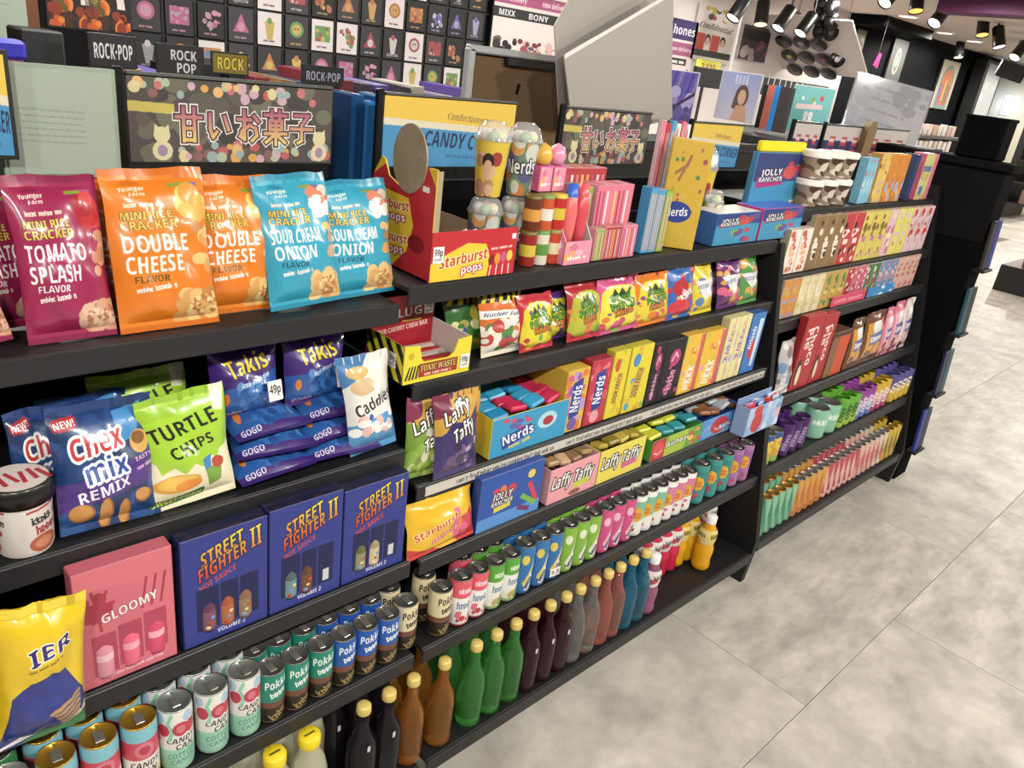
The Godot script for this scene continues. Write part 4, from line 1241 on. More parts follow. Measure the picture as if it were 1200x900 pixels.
# ---------------------------------------------------------------- the scene
func _ready() -> void:
	camera_and_light()
	draw_prints()
	for p in pages:
		p.adjust_bcs(0.97, 0.98, 0.86)   # printed inks are never as pure as the palette
		page_tex.append(ImageTexture.create_from_image(p))
	shell()
	left_unit()
	middle_unit()
	far_unit()
	behind()
	beyond()

func camera_and_light() -> void:
	var cam := Camera3D.new()
	cam.name = "camera"
	cam.fov = 52.87
	cam.near = 0.05
	cam.transform = Transform3D(Basis(Vector3(0.7233, 0.1253, 0.6791), Vector3(0.1858, 0.9118, -0.3662), Vector3(-0.6651, 0.3911, 0.6362)), Vector3(0, 1.508, 0))
	add_child(cam)
	var we := WorldEnvironment.new()
	we.name = "environment"
	var env := Environment.new()
	env.background_mode = Environment.BG_COLOR
	env.background_color = Color(0.05, 0.05, 0.05)
	env.tonemap_mode = Environment.TONE_MAPPER_LINEAR
	env.tonemap_exposure = 0.88
	env.sdfgi_enabled = true
	env.ssao_enabled = true
	env.ssil_enabled = true
	we.environment = env
	add_child(we)
	# ceiling downlights: the aisle row (outside the frame), the far rows, the record side
	var k := 0
	for p in [[-0.6, 0.75], [0.9, 0.75], [2.4, 0.75], [3.9, 0.75], [5.6, 0.6], [7.6, 0.6], [1.0, -2.6], [3.2, -2.6], [5.4, -2.6], [7.6, -2.6], [10.36, -4.26], [12.17, -4.45], [13.16, -4.37], [9.8, -1.2], [12.6, -1.6], [14.6, -0.2], [0.6, -3.9], [2.6, -3.9], [4.6, -3.9], [6.6, -3.9], [8.3, -3.9], [-2.2, 0.75], [15.6, -3.4], [15.4, -1.6], [15.6, 1.2]]:
		downlight(Vector3(p[0], 2.5, p[1]), (4.9000 if p[0] < 3.0 else 3.8 if p[0] < 5.0 else 2.4) if p[1] > 0 else 9.0 if p[0] > 15.0 else 4.0000 if p[0] > 9.0 else 2.2 if p[1] < -3.0 else 3.6 if p[0] < 4.0 else 2.4, k)
		k += 1

func downlight(at: Vector3, e: float, k: int) -> void:
	var spot_words := "round white ceiling downlight, %s of the recessed row" % NTH[k]
	if k == 10: spot_words = "round glowing ceiling downlight beside the amber spotlight head"
	if k == 11: spot_words = "round glowing ceiling downlight in the middle of the three, right of the tilted spotlight"
	if k == 12: spot_words = "round glowing ceiling downlight just under the short black spotlight with an amber rim"
	var o := thing("ceiling_downlight", spot_words, "light", at, "recessed ceiling downlights")
	part(o, "trim_ring", lathe([0.1, -0.012, 0.13, -0.01, 0.135, 0.0], 24), cm("e8e6e2", 0.5))
	part(o, "lamp_face", lathe([0.0001, -0.011, 0.1, -0.011], 24), lit("fff6ea", 3.0))
	var l := SpotLight3D.new()
	l.name = "lamp_light"
	l.light_color = Color(1.0, 0.985, 0.945)
	l.light_energy = e
	l.light_size = 0.1
	l.spot_angle = 88.0
	l.spot_angle_attenuation = 0.3
	l.spot_range = 20.0
	l.spot_attenuation = 2.0
	l.shadow_enabled = true
	l.rotation_degrees.x = -90
	l.position = Vector3(0, -0.03, 0)
	o.add_child(l)

func shell() -> void:
	# floor slabs of polished concrete with fine joints
	var img := Image.create(512, 512, false, Image.FORMAT_RGB8)
	var n1 := FastNoiseLite.new()
	n1.seed = 3
	n1.frequency = 0.02
	n1.fractal_octaves = 5
	var n2 := FastNoiseLite.new()
	n2.seed = 8
	n2.frequency = 0.03
	n2.domain_warp_enabled = true
	for y in 512:
		for x in 512:
			var fx := absf(x - 256) / 256.0
			var fy := absf(y - 256) / 256.0
			var a := n1.get_noise_3d(x, y, 0)
			var v := 0.70 + a * 0.115 + n2.get_noise_2d(x, y * 2.0) * 0.045 + n1.get_noise_3d(x * 4.0, y * 4.0, 50.0) * 0.04
			img.set_pixel(x, y, Color(v, v * 0.972, v * 0.93))
	var m := StandardMaterial3D.new()
	m.albedo_texture = ImageTexture.create_from_image(img)
	m.roughness = 0.42
	m.metallic_specular = 0.32
	var fl := struct("floor", box(Vector3(21.0, 0.1, 9.2), 0.0), cm("8c867e", 0.7), Vector3(6.6, -0.106, -0.8), "grey polished concrete floor of the shop")
	var slab_mesh := []
	for v in 4:
		var st := begin()
		add_box(st, Vector3.ZERO, Vector3(1.1985, 0.006, 0.5985), 0.0006, ALL, ALL, Rect2((v % 2) * 0.5, (v / 2) * 0.5, 0.5, 0.25 + 0.25 * (v % 2)))
		slab_mesh.append(done(st))
	for i in 13:
		for j in 12:
			part(fl, "floor_slab", slab_mesh[(i * 7 + j * 3) % 4], m, Vector3(-3.0 + i * 1.2 + (0.6 if j % 2 else 0.0) - 6.6, 0.103, -3.77 + j * 0.6 + 0.8), Vector3(0, 180.0 * ((i + j) % 2), 0))
	struct("floor_far", box(Vector3(6.0, 0.006, 7.2), 0.0), m, Vector3(15.0, -0.006, -0.5), "pale polished floor at the far end of the shop")
	struct("ceiling", box(Vector3(21.0, 0.1, 9.2), 0.0), cm("cfc6bc", 0.8), Vector3(6.6, 2.5, -0.8), "white plaster ceiling of the shop")
	struct("wall_back", box(Vector3(14.6, 2.5, 0.1), 0.0), cm("1a191c", 0.7), Vector3(3.3, 0, -5.06), "dark back wall hung with shirt prints")
	struct("wall_back_end", box(Vector3(6.5, 2.5, 0.1), 0.0), cm("0b0c10", 0.75), Vector3(13.85, 0, -5.06), "black far wall with framed posters")
	struct("wall_left", box(Vector3(0.1, 2.5, 9.2), 0.0), cm("8a8682", 0.8), Vector3(-3.95, 0, -0.8), "plain grey side wall of the shop")
	struct("wall_front", box(Vector3(21.0, 2.5, 0.1), 0.0), cm("a09a94", 0.8), Vector3(6.6, 0, 3.85), "plain wall across the aisle")
	struct("wall_right", box(Vector3(0.1, 2.5, 9.2), 0.0), cm("cbc4b4", 0.8), Vector3(17.1, 0, -0.8), "cream wall at the far end")

func left_unit() -> void:
	gondola("black shelving unit nearest the camera with crisps, hot sauce boxes and cans", -0.56, 0.79, 1.2, [0.125, 0.39, 0.592, 0.817, 1.083], [], [-1])
	var gr := "mini rice cracker bags on the top shelf"
	bag("snack_bag", "magenta tomato rice cracker bag cut by the left frame edge, nearest the camera", gr, 0.1638, 0.0861, 0.1803, 1.083, -1.0808, 0.06, "tomato", "tomato back", 12, 8, 0, 1)
	bag("snack_bag", "magenta tomato rice cracker bag half hidden behind the other two tomato bags", gr, 0.2219, 0.0964, 0.1897, 1.083, -1.1508, 0.05, "tomato", "tomato back", 9, 2, 0, 2)
	bag("snack_bag", "magenta tomato rice cracker bag shown whole, left of the orange bags", gr, 0.2764, 0.1083, 0.2137, 1.083, -1.0808, 0.06, "tomato", "tomato back", 13, 0, 0, 3)
	bag("snack_bag", "orange cheese rice cracker bag mostly hidden between the tomato bag and the front cheese bag", gr, 0.3909, 0.1403, 0.1959, 1.083, -1.1508, 0.05, "cheese", "cheese back", 9, 0, 0, 4)
	bag("snack_bag", "orange cheese rice cracker bag at the front, right of the tomato bag", gr, 0.4026, 0.1408, 0.2230, 1.083, -1.0758, 0.062, "cheese", "cheese back", 13, 0, 0, 5)
	bag("snack_bag", "orange cheese rice cracker bag tucked beside the first blue bag", gr, 0.5230, 0.1374, 0.2070, 1.083, -1.1058, 0.055, "cheese", "cheese back", 12, 0, 0, 6)
	bag("snack_bag", "blue sour cream rice cracker bag next to the orange bags", gr, 0.6267, 0.1282, 0.2109, 1.083, -1.0858, 0.055, "onion", "onion back", 14, 3, 0, 7)
	bag("snack_bag", "blue sour cream rice cracker bag at the right end by the lollipop display", gr, 0.7407, 0.1406, 0.1985, 1.083, -1.1008, 0.05, "onion", "onion back", 12, 2, 0, 8)
	# second shelf
	gr = "snack bags on the second shelf"
	var cupr := 0.0372
	var o := thing("noodle_cup", "white rice cake cup with a black lid rim at the left edge", "cup", Vector3(0.1799, 0.817, -1.035))
	part(o, "cup_wall", lathe([cupr * 0.86, 0.0, cupr * 0.92, 0.006, cupr, 0.075], 24, uvr("noodle cup")), pm("can", "noodle cup"))
	part(o, "lid_rim", lathe([cupr * 0.98, 0.075, cupr * 1.08, 0.077, cupr * 1.1, 0.103, cupr * 1.0, 0.106], 24), cm("141416", 0.3))
	part(o, "lid_print", lathe([cupr * 1.0, 0.105, 0.0001, 0.106], 24), cm("d4c8c4", 0.5))
	for k in 6: part(o, "lid_letter_stroke", box(Vector3(0.005, 0.0008, 0.03), 0.0), cm("a83038", 0.6), Vector3(-0.03 + k * 0.012, 0.1058, 0.004 * (k % 2)), Vector3(0, 10 * (k % 3), 0))
	bag("snack_bag", "navy snack mix pouch standing in the dark behind the other two", gr, 0.2976, 0.1214, 0.1499, 0.817, -1.1402, 0.045, "chex", "chex back", 8, 0, 0, 11)
	bag("snack_bag", "navy snack mix pouch half hidden, left of the front one", gr, 0.2408, 0.1129, 0.1688, 0.817, -1.0752, 0.05, "chex", "chex back", 10, 0, 0, 12)
	bag("snack_bag", "navy snack mix pouch in front with a purple band and red lettering", gr, 0.2848, 0.1350, 0.1834, 0.817, -1.0202, 0.055, "chex", "chex back", 12, -2, 0, 13)
	bag("snack_bag", "lime green corn crisp bag peeping out behind its twin", gr, 0.3835, 0.1466, 0.1658, 0.817, -1.1502, 0.045, "turtle", "turtle back", 10, 0, 0, 14)
	bag("snack_bag", "lime green and cream corn crisp bag with spiky black lettering in front", gr, 0.4032, 0.1313, 0.1778, 0.817, -1.0202, 0.05, "turtle", "turtle back", 9, 2, 0, 15)
	var pos := [["standing behind the lime green crisp bag", 0.5279, 0.0], ["standing upright beside the white marshmallow bag", 0.6563, 0.0]]
	for k in 2:
		o = bag("snack_bag", "purple rolled tortilla crisp bag %s" % pos[k][0], gr, pos[k][1], 0.118, 0.125, 0.9, -1.1, 0.06, "rolls", "rolls back", 10, 0, 0, 16 + k)
		sticker(o, "49p", 0.026, 0.034, Vector3(0.036, 0.028, 0.036), Vector3(-4, 6, 0))
	bag("snack_bag", "purple rolled tortilla crisp bag at the back, only its top showing", gr, 0.7286, 0.115, 0.125, 0.945, -1.22, 0.04, "rolls", "rolls back", 6, 0, 0, 18)
	var lay := ["bottom left", "bottom right", "middle left", "middle right", "top left", "top right"]
	for k in 6:
		o = thing("snack_bag", "purple rolled tortilla crisp bag lying flat, %s of the pile" % lay[k], "snack bag", Vector3(0.5405 + (k % 2) * 0.128 + 0.006 * (k / 2), 0.817 + 0.001 + (k / 2) * 0.028, -1.0052 - 0.004 * k - (k / 2) * 0.012), gr)
		var mm := bag_meshes(0.135, 0.15, 0.036, "rolls", "rolls back", 20 + k % 3)
		o.rotation_degrees = Vector3(-84, [4, -5, -7, 6, 3, -4][k], 0)
		o.position.y += 0.014
		for j in 3: part(o, ["pouch", "top_seal", "bottom_seal"][j], mm[j], pm("bag", "rolls"))
	bag("snack_bag", "white and blue marshmallow bag leaning at the right end of the second shelf", gr, 0.7296, 0.0994, 0.1788, 0.817, -1.0202, 0.05, "marsh", "marsh back", 12, 4, 0, 27)
	# third shelf: hot sauce boxes
	o = carton("sauce_box", "pink hot sauce gift box with a splatter and claw marks", "", 0.2773, 0.1339, 0.2038, 0.592, -0.9615, 0.03, "gloomy", S("c05468"), S("c85c70"))
	var gx: float = 0.1339
	for k in 3:
		part(o, "window_bottle", lathe([0.0001, 0.0, gx * 0.115, 0.0, gx * 0.12, 0.004, gx * 0.12, 0.05, gx * 0.07, 0.06], 16), cm(["d08c9e", "e06880", "c84a6c"][k], 0.25), Vector3(gx * (-0.255 + k * 0.27), 0.013 + 0.004 * k, 0.0035))
	for k in 3: part(o, "bottle_label", lathe([gx * 0.1215, 0.0, gx * 0.1215, 0.012], 16), cm(["e4bcc8", "eca8b8", "e8a8b8"][k], 0.5), Vector3(gx * (-0.255 + k * 0.27), 0.044 + 0.004 * k, 0.0035))
	var words := ["next to the pink box", "in the middle of the three", "at the right end of the three"]
	var sx := [0.3535, 0.4951, 0.6337, 0.7711]
	for k in 3:
		o = carton("sauce_box", "blue hot sauce box with flame lettering, %s" % words[k], "blue hot sauce boxes", (sx[k] + sx[k + 1]) / 2, sx[k + 1] - sx[k] - 0.002, [ 0.2021,  0.2061,  0.1980][k], 0.592, -0.9615, 0.03, "fighter %d" % k, S("1c2468"), "fighter top")
		for j in (3 if k == 0 else 2):
			var cc: String = [["5a3a52", "9a5238", "80604a"], ["4e5c60", "603c2c", "000000"], ["60603e", "9a8a6c", "000000"]][k][j]
			part(o, "window_bottle", lathe([0.0001, 0.0, 0.0125, 0.0, 0.0135, 0.004, 0.0135, 0.044, 0.0075, 0.056], 16), cm(cc, 0.2), Vector3(-0.0285 + j * 0.0295, 0.0205, 0.0065))
			part(o, "bottle_label", lathe([0.0138, 0.0, 0.0138, 0.034], 16), cm([["7a5060", "a86440", "8c7458"], ["6c8a90", "6e4634", "000000"], ["8a8a68", "c4b694", "000000"]][k][j], 0.5), Vector3(-0.0285 + j * 0.0295, 0.026, 0.0065))
			for jj in 3: part(o, "label_figure", ball(0.0055), cm(["d8c0a0", "b04830", "6a90c8"][(j + k + jj) % 3], 0.5), Vector3(-0.0315 + j * 0.0295 + 0.003 * jj, 0.03 + 0.009 * jj, 0.0155))
		carton("sauce_box", "dark topped spare sauce box behind the blue one %s" % words[k], "spare hot sauce boxes", (sx[k] + sx[k + 1]) / 2 - 0.012, sx[k + 1] - sx[k] - 0.004, 0.149, 0.592, -1.0275, 0.055, "fighter %d" % k, S("171c50"), "fighter top")
	bag("snack_bag", "yellow and blue wafer snack bag hanging over the shelf edge at the lower left", "", 0.1466, 0.1029, 0.2234, 0.592, -0.9125, 0.07, "wafer", "wafer back", -2, -4, 0, 31)
	# can shelf
	var cans := [0.1037, 0.1627, 0.2188, 0.2749, 0.3292, 0.3868, 0.4436, 0.4908, 0.5369, 0.5869, 0.6339, 0.6830, 0.7323, 0.7839]
	var arts := ["green can", "candy pink", "candy pink", "candy pink", "candy mint", "candy mint", "candy mint", "coffee teal", "coffee teal", "coffee teal", "coffee blue", "coffee blue", "coffee blue", "coffee cream"]
	var say := ["green soft drink can at the far left, lowest in the frame", "pink and yellow candy soda can, leftmost of three", "pink and yellow candy soda can, middle of three", "pink and yellow candy soda can beside the mint ones", "mint striped candy soda can beside the pink ones", "mint striped candy soda can, middle of three", "mint striped candy soda can beside the teal coffee", "teal iced coffee can, first beside the mint candy sodas", "teal iced coffee can, middle of three", "teal iced coffee can beside the blue ones", "blue iced coffee can beside the teal ones", "blue iced coffee can, middle of three", "blue iced coffee can, last before the cream one", "cream iced coffee can at the right end of the left unit"]
	for k in 14:
		var slim := k >= 7
		var rr := 0.0262 if k < 7 else 0.0246
		var hh := 0.108 if slim else 0.128
		var zz: float = -0.946 if k < 13 else -0.955
		o = can(say[k] + ", front row", "front row of cans, left unit", Vector3(cans[k], 0.39, zz), rr, hh, arts[k], "8e8a86" if slim else "d0a040" if arts[k] == "candy pink" else "b0b8b0", true, rng.randf_range(-8, 8))
		copy(o, say[k] + ", second row behind", Vector3(cans[k] - 0.004, 0.39, zz - 0.056), rng.randf_range(-10, 10)).set_meta("group", "back row of cans, left unit")
	# lowest shelf: bottles
	var milky := glass("e8e6cc", 0.4)
	var cola := glass("3a3440", 0.2)
	for q in [[0.3700, -0.90, "cut by the bottom frame edge"], [0.4757, -0.90, "in the middle of the front row"], [0.5432, -0.90, "in front beside the dark bottles"], [0.5198, -0.975, "second row, left"], [0.5825, -0.975, "second row, right"], [0.4543, -0.975, "second row, farthest left"]]:
		bottle("cloudy lemonade bottle with a yellow cap, %s" % q[2], "yellow capped lemonade bottles", Vector3(q[0], 0.125, q[1]), 0.034, 0.222, milky, "e8d028", "squat")
	for q in [[0.6585, -0.90, "left of the pair in front"], [0.7166, -0.90, "right of the pair, against the amber bottles"], [0.7014, -0.975, "left in the second row"], [0.7585, -0.975, "right in the second row"], [0.6394, -0.975, "second row beside the yellow caps"], [0.7010, -1.05, "third row, far back"]]:
		o = bottle("dark cola bottle with a cream cap, %s" % q[2], "dark cola bottles, left unit", Vector3(q[0], 0.125, q[1]), 0.0305, 0.222, cola)
		part(o, "label_mark", box(Vector3(0.006, 0.013, 0.001), 0.0), cm("c8c8cc", 0.6), Vector3(-0.004, 0.128, 0.0305))

func middle_unit() -> void:
	gondola("black shelving unit in the middle with a price strip, sweets, cans and glass bottles", 0.80, 2.13, 1.22, [0.125, 0.39, 0.585, 0.737, 0.935, 1.11], [0.737], [1])
	# top shelf: lollipop display
	var o := thing("lollipop_display", "red and yellow lollipop display box with a raised card and an oval flap", "display box", Vector3(0.9566, 1.11, -1.0559))
	var lw: float = 0.2106
	part(o, "front_panel", box(Vector3(lw, 0.0917, 0.003), 0.0008, "pops front", S("c8202c"), S("b0242c")), pm("box", "pops front"), Vector3(0, 0, 0.0))
	part(o, "right_side", box(Vector3(0.003, 0.07, 0.24), 0.0008, S("a8937a"), S("a8937a")), pm("box", S("a8937a")), Vector3(lw / 2 - 0.002, 0, -0.125))
	part(o, "back_panel", box(Vector3(lw, 0.07, 0.003), 0.0008, S("8e7c66"), S("8e7c66")), pm("box", S("8e7c66")), Vector3(0, 0, -0.245))
	part(o, "tray_floor", box(Vector3(lw, 0.003, 0.24), 0.0, S("8e7c66"), S("8e7c66")), pm("box", S("8e7c66")), Vector3(0, 0, -0.125))
	part(o, "left_side_card", prism([-0.19, 0.0, -0.19, 0.16, -0.165, 0.195, -0.155, 0.192, -0.14, 0.165, -0.1, 0.15, -0.06, 0.17, -0.045, 0.195, -0.02, 0.2, 0.0, 0.2, 0.0, 0.0], 0.003, uvr("pops tall")), pm("box", "pops tall"), Vector3(-lw / 2, 0, 0), Vector3(0, -90, 0))
	part(o, "card_edge", box(Vector3(0.012, 0.125, 0.003), 0.0006, S("a8937a"), S("a8937a")), pm("box", S("a8937a")), Vector3(-lw / 2 + 0.008, 0.072, -0.001))
	var oval := []
	for k in 24:
		oval.append(-0.078 + 0.05 * cos(-TAU * k / 24))
		oval.append(0.205 + 0.06 * sin(-TAU * k / 24))
	part(o, "oval_flap", prism(oval, 0.003, uvr("board")), pm("box", "board"), Vector3(-lw / 2 - 0.003, 0, 0), Vector3(0, -90, 0))
	for k in 3: part(o, "lolly_stick", rod(Vector3(-0.02 + k * 0.018, 0.062, -0.06), Vector3(0.0 + k * 0.02, 0.085, -0.03 + k * 0.004), 0.0018), cm("e8e4dc", 0.6))
	for k in 5: part(o, "lolly_head", ball(0.011), cm(["8a1420", "e89030", "c05090", "e8c840", "a02030"][k], 0.3), Vector3(-0.03 + k * 0.02, 0.045, -0.09))
	sticker(o, "99p", 0.024, 0.03, Vector3(-lw / 2 + 0.016, 0.036, 0.0025))
	var cr := 0.0345
	var cz := -1.15
	var cupx := [1.0571, 1.1425]
	for k in 2:
		var cn: String = ["cartoon hero print", "mixed sweets print"][k]
		cup("clear domed sweet cup with a %s, lower one of the stack" % cn, Vector3(cupx[k], 1.11, cz), cr, 0.134, ["nerd cup", "nerd cup"][k])
		cup("clear domed sweet cup with a %s, standing on top" % cn, Vector3(cupx[k], 1.244, cz), cr, 0.142, ["hero cup", "nerd cup"][k])
	# tubes and small packs right of the cups
	for k in 2:
		var e := thing("egg_pack", "pink and gold egg sweet pack, %s of the pair above the red tubes" % ["left", "right"][k], "sweets", Vector3(1.172 + k * 0.04, 1.256, -1.12), "egg sweet packs")
		part(e, "egg", lathe([0.0001, 0.05, 0.015, 0.056, 0.019, 0.07, 0.014, 0.088, 0.0001, 0.096], 14), cm(["d8a84c", "dc90b0"][k], 0.25))
		part(e, "pack_card", box(Vector3(0.038, 0.052, 0.03), 0.002, "sherbet", S("c84a88")), pm("box", "sherbet"))
	for k in 6:
		var tb := thing("candy_tube", "%s sweet tube, %s of the %s layer beside the clear cups" % [["dark red", "white and green", "red", "brown", "orange red", "scarlet"][k], ["left", "middle", "right"][k % 3], ["lower", "upper"][k / 3]], "sweets", Vector3(1.135 + (k % 3) * 0.037, 1.11 + (k / 3) * 0.073, -1.095), "standing sweet tubes")
		part(tb, "tube", lathe([0.0175, 0.0, 0.0175, 0.064], 16), cm(["8a2420", "d0c8b8", "b8402c", "5c2c18", "b8502c", "b02828"][k], 0.35))
		part(tb, "tube_band", lathe([0.0178, 0.02, 0.0178, 0.044], 16), cm(["c8b040", "5a8a40", "d8c8a8", "c89040", "d8d0c8", "c8b040"][k], 0.4))
		part(tb, "tube_cap", lathe([0.018, 0.064, 0.018, 0.0725, 0.0001, 0.0725], 16), cm(["6a5a28", "5a8a40", "8a7a40", "6a5a28", "7a8a40", "c8b040"][k], 0.4))
	o = thing("sherbet_box", "pink slanted box of sherbet lollies in front of the stick packs", "display box", Vector3(1.255, 1.11, -1.0599))
	part(o, "front_panel", prism([-0.042, 0.0, -0.042, 0.05, 0.042, 0.05, 0.042, 0.0], 0.003, uvr("sherbet")), pm("box", "sherbet"))
	part(o, "left_side", prism([-0.06, 0.0, -0.06, 0.14, 0.0, 0.05, 0.0, 0.0], 0.003, uvr("sherbet")), pm("box", "sherbet"), Vector3(-0.042, 0, -0.002), Vector3(0, -90, 0))
	part(o, "right_side", prism([-0.06, 0.0, -0.06, 0.14, 0.0, 0.05, 0.0, 0.0], 0.003, uvr(S("c8b8b8"))), pm("box", "sherbet"), Vector3(0.039, 0, -0.002), Vector3(0, -90, 0))
	part(o, "back_panel", box(Vector3(0.084, 0.05, 0.003), 0.0006, S("d07a98"), S("d07a98")), pm("box", "sherbet"), Vector3(0, 0, -0.06))
	for k in 2: part(o, "lolly", lathe([0.0001, 0.0, 0.012, 0.0, 0.016, 0.07, 0.017, 0.1, 0.012, 0.14, 0.0001, 0.15], 14), cm(["d86a6c", "c84a58"][k], 0.3), Vector3(-0.02 + k * 0.036, 0.008, -0.024))
	for k in 2: part(o, "lolly_cap", lathe([0.013, 0.132, 0.011, 0.158, 0.0001, 0.16], 14), cm(["3a64c8", "d85a60"][k], 0.3), Vector3(-0.02 + k * 0.036, 0.008, -0.024))
	var sp := [["green, beside the sherbet box", "sticks green", 1.303, 0.05, 0.155, -1.105], ["pink, widest one in front", "sticks pink", 1.395, 0.125, 0.16, -1.095], ["red and gold, standing behind the pink one", "sticks red", 1.35, 0.16, 0.185, -1.16], ["light pink, low in front at the right", "sticks pink", 1.43, 0.055, 0.075, -1.064], ["green, low in front at the left", "sticks green", 1.325, 0.03, 0.072, -1.064], ["red, low in front in the middle", "sticks red", 1.37, 0.055, 0.075, -1.064]]
	for q in sp: carton("stick_box", "open box of candy sticks, %s" % q[0], "boxes of candy sticks", q[2], q[3], q[4], 1.11, q[5], 0.05 if q[5] < -1.07 else 0.026, q[1], S("d8889c"), q[1])
	for k in 3: carton("candy_pack", "slim %s sweet pack between the pink sticks and the tall yellow box" % ["blue", "silver and blue", "green"][k], "slim sweet packs", 1.512 + k * 0.03, 0.028, 0.155 - 0.004 * k, 1.11, -1.075, 0.03, ["sticks blue", "sticks blue", "sticks green"][k], S(["2f84b8", "8a9aa8", "6aa040"][k]))
	o = carton("sweets_box", "tall yellow rope sweet box with a blue oval logo", "", 1.668, 0.098, 0.262, 1.11, -1.082, 0.045, "nerds tall", "nerds tall side", "nerds tall side", -48.0)
	for k in 6: carton("stick_pack", "%s striped packet behind the tall yellow box, %s from the left" % [["pale pink", "red", "blue", "white", "crimson", "grey"][k], NTH[k]], "striped packets behind the yellow box", 1.6444 + k * 0.021, 0.019, 0.295 - 0.006 * (k % 2), 1.11, -1.18, 0.012, ["sticks pink", "sticks red", "sticks blue", "stick white", "sticks pink", "stick white"][k], S(["d8a8b0", "b83038", "3a90b8", "d8d0d0", "b83850", "b0a8a8"][k]))
	cup("clear domed sweet cup behind the tall yellow box, right of it", Vector3(1.8923, 1.11, -1.2), 0.034, 0.235, "hero cup")
	cup("clear domed sweet cup in front of the blue lolly box", Vector3(1.8859, 1.11, -1.15), 0.03, 0.13, "nerd cup")
	o = carton("lolly_box", "low dark blue fruit lolly tray at the left of the pair on the shelf corner", "fruit lolly trays", 1.9011, 0.2207, 0.0848, 1.11, -1.0639, 0.09, "jolly tray", S("2c60a8"), S("dcd8d4"))
	o = carton("lolly_box", "low dark blue fruit lolly tray at the right, under the tall lolly card", "fruit lolly trays", 2.1422, 0.2408, 0.0899, 1.11, -1.0639, 0.09, "jolly tray", S("c8307c"), S("3a70e0"))
	o = thing("lolly_card", "tall blue lolly display card with fruit pictures and a yellow top", "display box", Vector3(2.2402, 1.11, -1.16))
	var jw: float = 0.3339
	part(o, "card", box(Vector3(jw, 0.2303, 0.02), 0.002, "jolly back", S("3a80b0")), pm("box", "jolly back"))
	part(o, "yellow_top", box(Vector3(jw * 0.8, 0.03, 0.018), 0.004), cm("e8d020", 0.4), Vector3(-jw * 0.05, 0.2303, -0.004))
	sticker(o, "99p", 0.032, 0.03, Vector3(jw * 0.28, 0.06, 0.0115))
	# second shelf: chew bar display and bags
	o = thing("chew_display", "yellow chew bar display box with black hazard stripes and a red header card", "display box", Vector3(0.8624, 0.935, -1.0207))
	var tw: float = 0.1563
	part(o, "front_panel", prism([-tw / 2, 0.0, -tw / 2, 0.074, -tw * 0.29, 0.072, -tw * 0.25, 0.045, -tw * 0.2, 0.038, tw * 0.16, 0.038, tw * 0.24, 0.046, tw * 0.29, 0.07, tw / 2, 0.073, tw / 2, 0.0], 0.003, uvr("toxic front")), pm("box", "toxic front"))
	part(o, "striped_side", box(Vector3(0.003, 0.073, 0.115), 0.0006, "hazard", "hazard"), pm("box", "hazard"), Vector3(-tw / 2 + 0.0015, 0, -0.061))
	part(o, "plain_side", box(Vector3(0.003, 0.072, 0.115), 0.0006, S("d8ccc8"), S("d8ccc8")), pm("box", S("d8ccc8")), Vector3(tw / 2 - 0.0015, 0, -0.061))
	part(o, "header_card", box(Vector3(tw, 0.125, 0.003), 0.0006, "slug", S("a8222c")), pm("box", "slug"), Vector3(0, 0, -0.12))
	part(o, "tray_floor", box(Vector3(tw - 0.006, 0.002, 0.115), 0.0, S("c8bcb4"), S("c8bcb4")), pm("box", S("c8bcb4")), Vector3(0, 0, -0.061))
	for k in 5: part(o, "chew_bar", box(Vector3(tw * 0.8, 0.01, 0.016), 0.003), cm("a02420" if k % 2 else "c8b8b0", 0.3), Vector3(0.004, 0.016, -0.02 - k * 0.02), Vector3(0, 4 * (k % 3) - 4, 0))
	sticker(o, "99p", 0.021, 0.028, Vector3(tw / 2 - 0.014, 0.01, 0.0012))
	sticker(o, "99p", 0.021, 0.028, Vector3(-tw / 2 - 0.0008, 0.024, -0.035), Vector3(0, -90, 0))
	sticker(o, "99p", 0.021, 0.028, Vector3(tw / 2 - 0.016, 0.082, -0.1175))
	var gr := "sour sweet bags on the second shelf"
	var bags := [
		["green sour sweet bag with a striped top behind the chew bar box", "toxic green", 1.0153, 0.1141, 0.1237, 0.08, 40],
		["striped orange and white sour sweet bag left of the red bag", "toxic orange", 1.0666, 0.1116, 0.1387, 0.035, 41],
		["red sour sweet bag, first of the five with spiky lettering", "patch red", 1.1486, 0.0908, 0.1198, 0.02, 42],
		["purple sour sweet bag between the two red ones", "patch purple", 1.2411, 0.0921, 0.1066, 0.05, 43],
		["dark red melon sour sweet bag beside the pink one", "patch melon", 1.3031, 0.1025, 0.1288, 0.02, 44],
		["pink topped sour sweet bag, widest of the row", "patch pink", 1.4232, 0.1377, 0.1293, 0.02, 45],
		["orange sour sweet bag beside the blue bites bag", "patch orange", 1.5553, 0.1266, 0.1273, 0.02, 46],
		["blue and red cherry bites bag", "bites blue", 1.6739, 0.1106, 0.1344, 0.02, 47],
		["yellow chewy gums bag next to the blue bites", "gum yellow", 1.7740, 0.0896, 0.1380, 0.02, 48],
		["purple chewy gums bag behind its front twin", "gum purple", 1.9113, 0.1057, 0.1201, 0.06, 49],
		["purple chewy gums bag at the front, left of the green one", "gum purple", 1.9102, 0.1065, 0.1375, 0.02, 50],
		["green chewy gums bag at the right end of the row", "gum green", 2.0106, 0.0943, 0.1377, 0.02, 51],
		["purple sour sweet bag peeping out behind the red melon bag", "patch purple", 1.3421, 0.1021, 0.0959, 0.1, 52]]
	for b in bags: bag("sweet_bag", b[0], gr, b[2], b[3] * 1.12, b[4], 0.935, -1.0227 - b[5], 0.042, b[1], "patch back" if b[1].begins_with("patch") else "toxic back", 13, 1, 0, b[6], "sweet bag")
	# third shelf with the price strip
	gr = "theatre boxes on the strip shelf"
